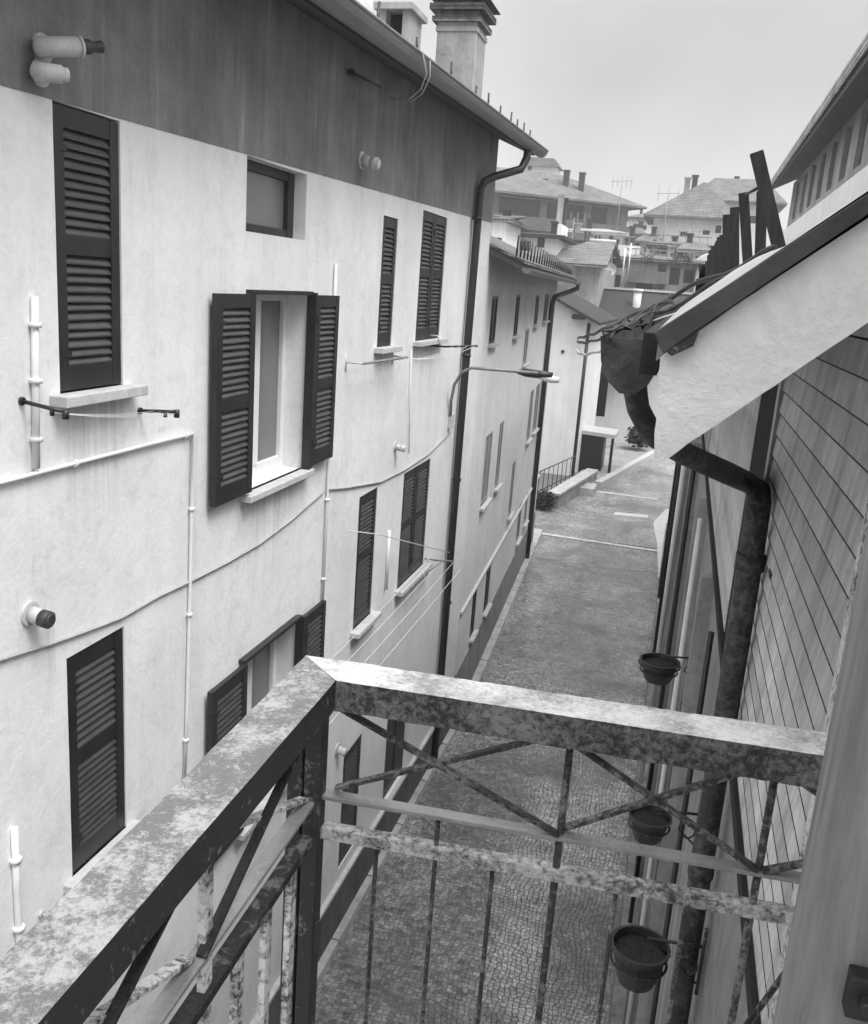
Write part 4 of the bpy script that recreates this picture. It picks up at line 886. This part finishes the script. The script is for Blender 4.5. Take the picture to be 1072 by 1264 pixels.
# long balconied block, far left background
t, F, L, z = hiphouse('apartment_block', 'long far apartment block with dark balconies under a low tiled roof', (560, 226), (776, 259), 80, 90, -6, 9, 0, 0, None, None, cat='apartment building')
wins = []
b = MB()
fl_ = [(z - 2.2, z - .35), (z - 4.9, z - 3.0), (z - 7.6, z - 5.7)]
rw = random.Random(5)
for j, (q0, q1) in enumerate(fl_):
    x = .3
    while x < L - 2:
        w_ = rw.uniform(1.6, 4.6); w_ = min(w_, L - .3 - x); wins.append((x, x + w_, q0, q1, .5)); x += w_ + rw.uniform(.25, .7)
wallmesh(b, F, 0, L, -7.8, z, wins); b.face([F.P(0, -7.8), F.P(0, z), F.P(0, z, -9), F.P(0, -7.8, -9)]); b.face([F.P(L, -7.8), F.P(L, -7.8, -9), F.P(L, z, -9), F.P(L, z)]); b.face([F.P(0, -7.8, -9), F.P(0, z, -9), F.P(L, z, -9), F.P(L, -7.8, -9)])
b.build('wall', M_APT, t)
for w in wins: b = MB(); F.box(b, w[0] + .01, w[1] - .01, w[2] + .01, w[3] - .01, -.45, -.4); b.build('window', M_SHUT, t)
for (q0, q1) in fl_: 
    b = MB(); F.box(b, .2, L - .2, q0 - .75, q0 - .55, 0, 1.1); F.box(b, .2, L - .2, q0 - .55, q0 + .35, 1.0, 1.08); b.build('balcony', plain('balcony_front', .12, .4, 1.5, .8, .2, .1), t)
b = MB(); hiproof(b, F, L, z, 9, 1.2, 2.6, (5, 5)); rr = b.build('roof', M_ROOF, t)
for x, y0, y1, w in ((697, 232, 211, .25), (716, 236, 214, .25), (671, 236, 222, .22)):
    p = oY(x, y0 + 6, 88.0); q = oY(x, y1, 88.0); b = MB(); b.box((p.x - w * 1.0, 88, p.z - 1.2), (p.x + w * 1.0, 88.7, q.z)); b.box((p.x - w * 1.2, 87.9, q.z), (p.x + w * 1.2, 88.8, q.z + .1)); b.build('chimney', M_METAL_D, rr)
# pale turret behind the gutter
p, q = oY(648, 205, 110), oY(684, 240, 110); t = thing('roof_turret', V(p.x, 110, q.z), 'white square roof turret with tiled cap seen behind the gutter end', 'turret')
b = MB(); b.box((p.x, 110, q.z - 8), (q.x, 112.8, p.z)); b.build('wall', M_WALL3, t)
b = MB(); b.hexa([(p.x - .4, 109.5, p.z), (q.x + .4, 109.5, p.z), (q.x + .4, 113.3, p.z), (p.x - .4, 113.3, p.z)], [(p.x + .2, 109.8, p.z + 1.0), (q.x - .3, 109.8, p.z + .9), (q.x - .3, 112.8, p.z + .9), (p.x + .2, 112.8, p.z + 1.0)]); b.build('roof', M_ROOF, t)
b = MB(); c = oY(654, 207, 109.9); b.box((c.x - .18, 109.9, c.z - .25), (c.x + .2, 110.1, c.z + .25)); b.build('window', M_DARK, t)
# lower white houses behind second roof
def simple(name, label, tl, br, Y, dep, mw, rp=None, wins=(), roofh=1.2, ov=.4, mr=None, z0=None, cat='house', hip=(1.5, 1.5)):
    p, q = oY(*tl, Y), oY(br[0], tl[1], Y); zb_ = oY(*br, Y).z if z0 is None else z0
    t = thing(name, V(p.x, Y, zb_), label, cat); u = V(q.x - p.x, 0, 0); L = u.length; F = Face((p.x, Y, 0), (1, 0, 0), (0, -1, 0)); z = p.z
    b = MB(); hs = []
    for (a, c) in wins:
        w0, w1 = oY(*a, Y), oY(*c, Y); hs.append((max(.05, w0.x - p.x), min(L - .05, w1.x - p.x), w1.z, w0.z, .15))
    wallmesh(b, F, 0, L, zb_, z, hs); b.face([F.P(0, zb_), F.P(0, z), F.P(0, z, -dep), F.P(0, zb_, -dep)]); b.face([F.P(L, zb_), F.P(L, zb_, -dep), F.P(L, z, -dep), F.P(L, z)]); b.face([F.P(0, z), F.P(L, z), F.P(L, z, -dep), F.P(0, z, -dep)]); b.face([F.P(0, zb_, -dep), F.P(0, z, -dep), F.P(L, z, -dep), F.P(L, zb_, -dep)])
    b.build('wall', mw, t)
    for h in hs: b = MB(); F.box(b, h[0] + .01, h[1] - .01, h[2] + .01, h[3] - .01, -.13, -.06); b.build('window', M_SHUT, t)
    if cat == 'house':
        hsh = random.Random(int(tl[0] * 7 + tl[1])); nfl = hsh.choice((2, 3))
        if name == 'terrace_house':
            b = MB(); F.box(b, .1, L - .1, z + .55, z + .62, -.1, -.02)
            for k in range(int(L / .5)): F.box(b, .2 + k * .5, .25 + k * .5, z + .05, z + .55, -.09, -.03)
            b.build('parapet_railing', M_GREYBAR, t)
            b = MB(); F.box(b, L * .1, L * .62, z - 1.5, z - 1.32, 0, .7); F.box(b, L * .1, L * .62, z - 1.32, z - .75, .62, .68); b.build('balcony', M_APT, t)
        for k in range(hsh.choice((1, 2))):
            a = L * hsh.uniform(.2, .8); q = F.P(a, z, -dep * hsh.uniform(.3, .6)); w_ = hsh.uniform(.14, .22); hh = roofh + hsh.uniform(.1, .6)
            b = MB(); b.box((q.x - w_, q.y - w_, z - .2), (q.x + w_, q.y + w_, z + hh)); b.box((q.x - w_ * 1.3, q.y - w_ * 1.3, z + hh), (q.x + w_ * 1.3, q.y + w_ * 1.3, z + hh + .12)); b.build('chimney', M_DIRTY if k else M_ROOF_D, t)
    if mr: b = MB(); hiproof(b, F, L, z + .03, dep, ov, roofh, hip); b.build('roof', mr, t)
    return t, F, L, z
simple('white_house', 'small white gabled house with one dark window behind the second roof', (608, 270), (626, 330), 46, 4, M_WALL3, wins=[((613, 293), (619, 303))], mr=M_ROOF, roofh=.3, z0=-7.8)
simple('white_house', 'pale low house with dark square window beside the small gabled one', (628, 288), (690, 330), 52, 5, M_WALL2, wins=[((642, 297), (655, 310)), ((664, 280 + 12), (672, 306))], mr=M_ROOF_D, roofh=.25, z0=-7.8)
simple('white_house', 'bright white stair tower beside the dark balconies', (683, 276), (694, 300), 58, 3, M_WALL3, z0=-7.8)
# grey mid-distance roof (slope facing us)
p = [oY(650, 322, 50), oY(748, 345, 50), oY(742, 302, 58), oY(722, 288, 58)]
t = thing('tiled_roof_house', V(p[0].x + 1, 55, -7.8), 'grey tiled roof in the middle distance with a pale ridge', 'house')
b = MB(); q = [V(p[0].x, 50, p[0].z - .1), V(p[1].x, 50, p[0].z - .1), V(p[1].x - .3, 57.5, p[2].z), V(p[0].x + 2.4, 57.5, p[2].z)]; b.hexa(q, [v + V(0, 0, .15) for v in q]); q = [V(p[0].x + 2.4, 57.52, p[2].z), V(p[1].x - .3, 57.52, p[2].z), V(p[1].x, 64, p[0].z), V(p[0].x, 64, p[0].z)]; b.hexa(q, [v + V(0, 0, .15) for v in q]); b.build('roof', M_ROOF, t)
b = MB(); b.tube([V(p[0].x + 2.4, 57.5, p[2].z + .17), V(p[1].x - .3, 57.5, p[2].z + .17)], .12, 8); b.build('ridge', M_STONE, t)
b = MB(); b.prism([(p[0].x + .3, 50.6, -7.8), (p[1].x - .4, 50.6, -7.8), (p[1].x - .4, 50.6, p[0].z - .05), (p[0].x + .3, 50.6, p[0].z - .05)], (0, 12, 0)); b.build('wall', M_DIRTY, t)
# terrace building with clutter
t, F, L, z = simple('terrace_house', 'low flat terrace house with cluttered roof and dark door openings', (770, 318), (862, 372), 62, 6, M_DIRTY, wins=[((787, 336), (805, 360)), ((813, 325), (822, 340)), ((828, 330), (838, 352)), ((845, 332), (856, 350))], mr=M_ROOF, roofh=.35, ov=.3, z0=-7.8, hip=(.5, .5))
t, F, L, z = simple('terrace_house', 'pale walled roof terrace below the hipped house', (728, 300), (790, 332), 68, 6, M_WALL2, wins=[((745, 312), (752, 328)), ((757, 308), (764, 322))], z0=-7.8)
for i, (x, yb, yt, Y, lab) in enumerate(((741, 352, 309, 59, 'white terrace pole left of the satellite dish'), (752, 350, 312, 59.5, 'white terrace pole right of the satellite dish'), (768, 345, 306, 60, 'white forked terrace pole above the flat terrace house'), (775, 340, 300, 60.5, 'tall white post at the terrace corner'))):
    p, q = oY(x, yb, Y), oY(x, yt, Y); b = MB(); b.tube([V(p.x, Y, q.z - 2.2), V(p.x, Y, q.z)], .05, 6)
    b.tube([V(p.x - .2, Y, q.z - .3), V(p.x + .25, Y, q.z - .25)], .035, 6); tag(b.build('terrace_pole', M_WHITE), lab, 'pole')
c = oY(754, 332, 58); b = MB()
for k in range(4):
    r0, r1 = .36 * k / 4, .36 * (k + 1) / 4
    for j in range(16):
        a0, a1 = 2 * math.pi * j / 16, 2 * math.pi * (j + 1) / 16
        f = lambda r, a: c + V(r * math.cos(a), -.05 + (.36 ** 2 - r * r) * .9, r * math.sin(a))
        b.face([f(r0, a0), f(r1, a0), f(r1, a1), f(r0, a1)], True)
b.tube([c + V(0, .02, 0), c + V(0, .1, -1.6)], .03, 6); b.tube([c + V(0, .0, -.2), c + V(0, -.3, 0)], .012, 6); tag(b.build('satellite_dish', M_WHITE), 'small white satellite dish on the cluttered terrace', 'satellite dish')
simple('terrace_house', 'dark walled annex behind the satellite dish', (728, 328), (772, 362), 61, 3, M_DIRTY, wins=[((745, 338), (765, 356))], z0=-7.8)
# hipped house right of centre, two roofs
t, F, L, z = simple('hipped_house', 'large hazy house with hipped tile roof and pale walls behind the stakes', (808, 266), (900, 318), 78, 7, M_WALL2, wins=[((868, 284), (876, 290)), ((884, 278), (890, 288)), ((840, 286), (848, 292))], mr=M_ROOF, roofh=3.0, ov=.8, z0=-7.8, hip=(3.4, 2.0))
t, F, L, z = simple('hipped_house', 'taller gabled house rising behind the hazy hipped one', (862, 247), (960, 318), 90, 8, M_WALL2, wins=[((900, 262), (906, 272)), ((925, 266), (933, 276))], mr=M_ROOF, roofh=2.4, ov=.8, z0=-7.8, hip=(1.2, 1.0))
simple('terrace_house', 'balconied low block with pale railings under the hipped house', (806, 300), (880, 330), 70, 5, M_DIRTY, wins=[((812, 306), (822, 318)), ((830, 306), (842, 320)), ((850, 308), (862, 322))], mr=M_ROOF, roofh=.3, ov=.5, z0=-7.8, hip=(.5, .5))
simple('white_house', 'distant pale block between the long apartment block and hipped house', (776, 268), (806, 320), 105, 8, M_WALL2, wins=[((782, 276), (788, 283)), ((792, 278), (798, 284))], mr=M_ROOF, roofh=.8, z0=-7.8)
simple('white_house', 'pale block with tiled top low behind the dish and poles', (700, 284), (770, 330), 72, 6, M_DIRTY, wins=[((735, 290), (742, 298)), ((750, 291), (757, 299))], mr=M_ROOF_L, roofh=.4, z0=-7.8)
for a_ in (((694, 296), (716, 330), 66, M_WALL2, M_ROOF_D, .6, 'narrow pale house squeezed left of the grey tiled roof'), ((716, 306), (733, 332), 64, M_DIRTY, M_ROOF_L, .5, 'stained little house with pale roof right of the grey tiled roof'), ((790, 298), (812, 322), 76, M_WALL3, M_ROOF, .7, 'small white house left below the hazy hipped one'),
           ((842, 308), (872, 340), 66, M_WALL2, M_ROOF, .6, 'pale house under the hipped house, next to the stakes'), ((774, 288), (793, 312), 95, M_APT, M_ROOF, .8, 'grey far house in the gap beside the long apartment block'), ((866, 322), (898, 352), 58, M_DIRTY, M_ROOF_L, .5, 'stained shed-like house showing between the stakes')):
    tl_, br_ = a_[0], a_[1]; mx_ = (tl_[0] + br_[0]) / 2; simple('small_house', a_[6], tl_, br_, a_[2], 4, a_[3], wins=[((tl_[0] + 4, tl_[1] + 7), (tl_[0] + 8, tl_[1] + 13)), ((mx_ + 2, tl_[1] + 8), (mx_ + 6, tl_[1] + 14))], mr=a_[4], roofh=a_[5], z0=-7.8, hip=(.2, .2))
# aerials
def aerial(px, yb, yt, Y, label, n=4):
    p, q = oY(px, yb, Y), oY(px, yt, Y); b = MB(); b.tube([V(p.x, Y, q.z - 5.5), V(p.x, Y, q.z)], .03, 5)
    b.tube([V(p.x - .8, Y, q.z - .25), V(p.x + .8, Y, q.z - .15)], .02, 5)
    for k in range(n): x = p.x - .7 + k * 1.4 / (n - 1); b.tube([V(x, Y - .02, q.z - .75 + .1 * (k % 2)), V(x, Y + .02, q.z + .3)], .018, 5)
    tag(b.build('tv_aerial', M_GREYBAR), label, 'aerial')
aerial(764, 262, 220, 76, 'faint tv aerial above the right end of the long apartment block', 5)
aerial(821, 275, 235, 72, 'faint tv aerial left of the hipped house roof', 3)
aerial(706, 300, 268, 66, 'thin tv aerial over the narrow pale house left of the tiled roof', 4)
aerial(848, 310, 282, 70, 'small tv aerial in front of the hipped house wall', 4)
aerial(735, 322, 292, 64, 'small tv aerial above the satellite dish', 3)
# big building above the cottage roof on the right
A7 = thing('tall_house', (5, 28, -7.8), 'large tall house with tiled eave and dark openings above the cottage roof', 'house')
ze = 4.42; XB = 2.5
F7 = Face((3.25, 16, 0), (0, 1, 0), (-1, 0, 0))
wl = [(.6 + k * 2.3, 1.7 + k * 2.3, 3.25, 4.6, .25) for k in range(10)]
b = MB(); wallmesh(b, F7, 0, 24, -7.8, 4.75, wl); b.box((3.6, 16, -7.8), (11, 40, 4.7)); b.build('wall', M_DIRTY, A7)
for w in wl: b = MB(); F7.box(b, w[0] + .01, w[1] - .01, w[2] + .01, w[3] - .01, -.2, -.12); b.build('window', M_SHUT, A7)
b = MB(); q = [(XB, 15.5, ze), (XB, 40.5, ze + .1), (7, 40.5, ze + 2.3), (7, 15.5, ze + 2.2)]; b.hexa(q, [V(*v) + V(0, 0, .14) for v in q]); r7 = b.build('roof', M_SOFFIT, A7)
b = MB(); b.hexa([(2.75, 15.8, 1.2), (2.75, 39.8, 1.2), (3.24, 39.8, 1.2), (3.24, 15.8, 1.2)], [(2.75, 15.8, 2.62), (2.75, 39.8, 2.62), (3.24, 39.8, 2.9), (3.24, 15.8, 2.9)]); b.build('parapet', M_WALL3, A7)
b = MB()
for k in range(95):
    y = 15.4 + k * .265
    q = [(XB - .08, y, ze + .17), (XB - .08, y + .22, ze + .17), (7, y + .22, ze + 2.42), (7, y, ze + 2.42)]; b.hexa(q, [V(*v) + V(0, 0, .30) for v in q])
b.build('roof_tiles', M_ROOF_L, r7)

# clutter on the far terraces
for i, (px, py, Y, r) in enumerate(((748, 318, 66, .5), (812, 300, 74, .6), (800, 318, 61, .45), (836, 316, 61, .5), (850, 318, 61, .4)  )):
    p = oY(px, py, Y); shrub((p.x, Y, p.z - r), r, 160, ['dark bush on the pale roof terrace', 'bush on the balconied block under the hipped house', 'left bush on the flat roof of the terrace house', 'middle bush on the flat roof of the terrace house', 'right bush on the flat roof of the terrace house', 'left dark bush below the grey tiled roof', 'right dark bush below the grey tiled roof'][i])
# damp air
b = MB(); b.box((-245, -65, -8.9), (245, 405, 19)); hz = b.build('haze', None); hz['kind'] = 'stuff'
m = bpy.data.materials.new('damp_air'); m.use_nodes = True; nt = NT(m); nt.n.remove(nt.n['Principled BSDF'])
pv = nt.add('ShaderNodeVolumePrincipled'); pv.inputs['Color'].default_value = G(.95); pv.inputs['Density'].default_value = .0016; nt.link(pv.outputs[0], nt.n['Material Output'].inputs['Volume'])
hz.data.materials.clear(); hz.data.materials.append(m)

# ------------------------------------------------------------------ light, sky, camera
SUN_EL, SUN_AZ = math.radians(60), math.radians(120)      # azimuth clockwise from +Y
w = bpy.data.worlds.new('World'); S.world = w; w.use_nodes = True; t = NT(w)
bg = t.n['Background']
sky = t.add('ShaderNodeTexSky', sky_type='NISHITA'); sky.sun_disc = False; sky.sun_elevation = SUN_EL; sky.sun_rotation = SUN_AZ; sky.dust_density = 4
bw = t.add('ShaderNodeRGBToBW'); t.link(sky.outputs[0], bw.inputs[0])
tc = t.add('ShaderNodeTexCoord'); sp_ = t.add('ShaderNodeSeparateXYZ'); t.link(tc.outputs['Generated'], sp_.inputs[0])
grad = ramp(t, sp_.outputs[2], [(.0, 4.7), (.10, 4.3), (.20, 3.7), (.30, 3.8), (.40, 4.6), (.6, 12.0), (1.0, 17.0)])
nz = noise(t, tc.outputs['Generated'], 3.0, 5, .5, .4); nr = ramp(t, nz, [(.3, .80), (.7, 1.12)])
oc = mult(t, grad, nr)
mx = t.add('ShaderNodeMix', data_type='RGBA'); mx.inputs[0].default_value = .93; t.link(bw.outputs[0], mx.inputs[6]); t.link(oc, mx.inputs[7])
t.link(mx.outputs[2], bg.inputs['Color']); bg.inputs['Strength'].default_value = .1
sl_ = bpy.data.lights.new('sun', 'SUN'); sl_.energy = 1.5; sl_.angle = math.radians(24); sl_.color = (1, 1, 1)
so = bpy.data.objects.new('sun', sl_); COL.objects.link(so)
sdv = V(math.sin(SUN_AZ) * math.cos(SUN_EL), math.cos(SUN_AZ) * math.cos(SUN_EL), math.sin(SUN_EL))
so.rotation_euler = (-sdv).to_track_quat('-Z', 'Y').to_euler(); so.location = (0, 0, 30)
cd = bpy.data.cameras.new('camera'); cam = bpy.data.objects.new('camera', cd); COL.objects.link(cam); S.camera = cam
right = V(XW.x, YW.x, ZW.x); dn = V(XW.y, YW.y, ZW.y); fw = V(XW.z, YW.z, ZW.z)
m = Matrix((right, -dn, -fw)).transposed().to_4x4(); m.translation = V(0, 0, HZ); cam.matrix_world = m
cd.sensor_fit = 'VERTICAL'; cd.sensor_height = 36; cd.lens = FPX / 1264 * 36; cd.clip_start = .05; cd.clip_end = 3000
S.view_settings.view_transform = 'Standard'; S.view_settings.look = 'None'; S.view_settings.exposure = 1.0; S.view_settings.gamma = 1
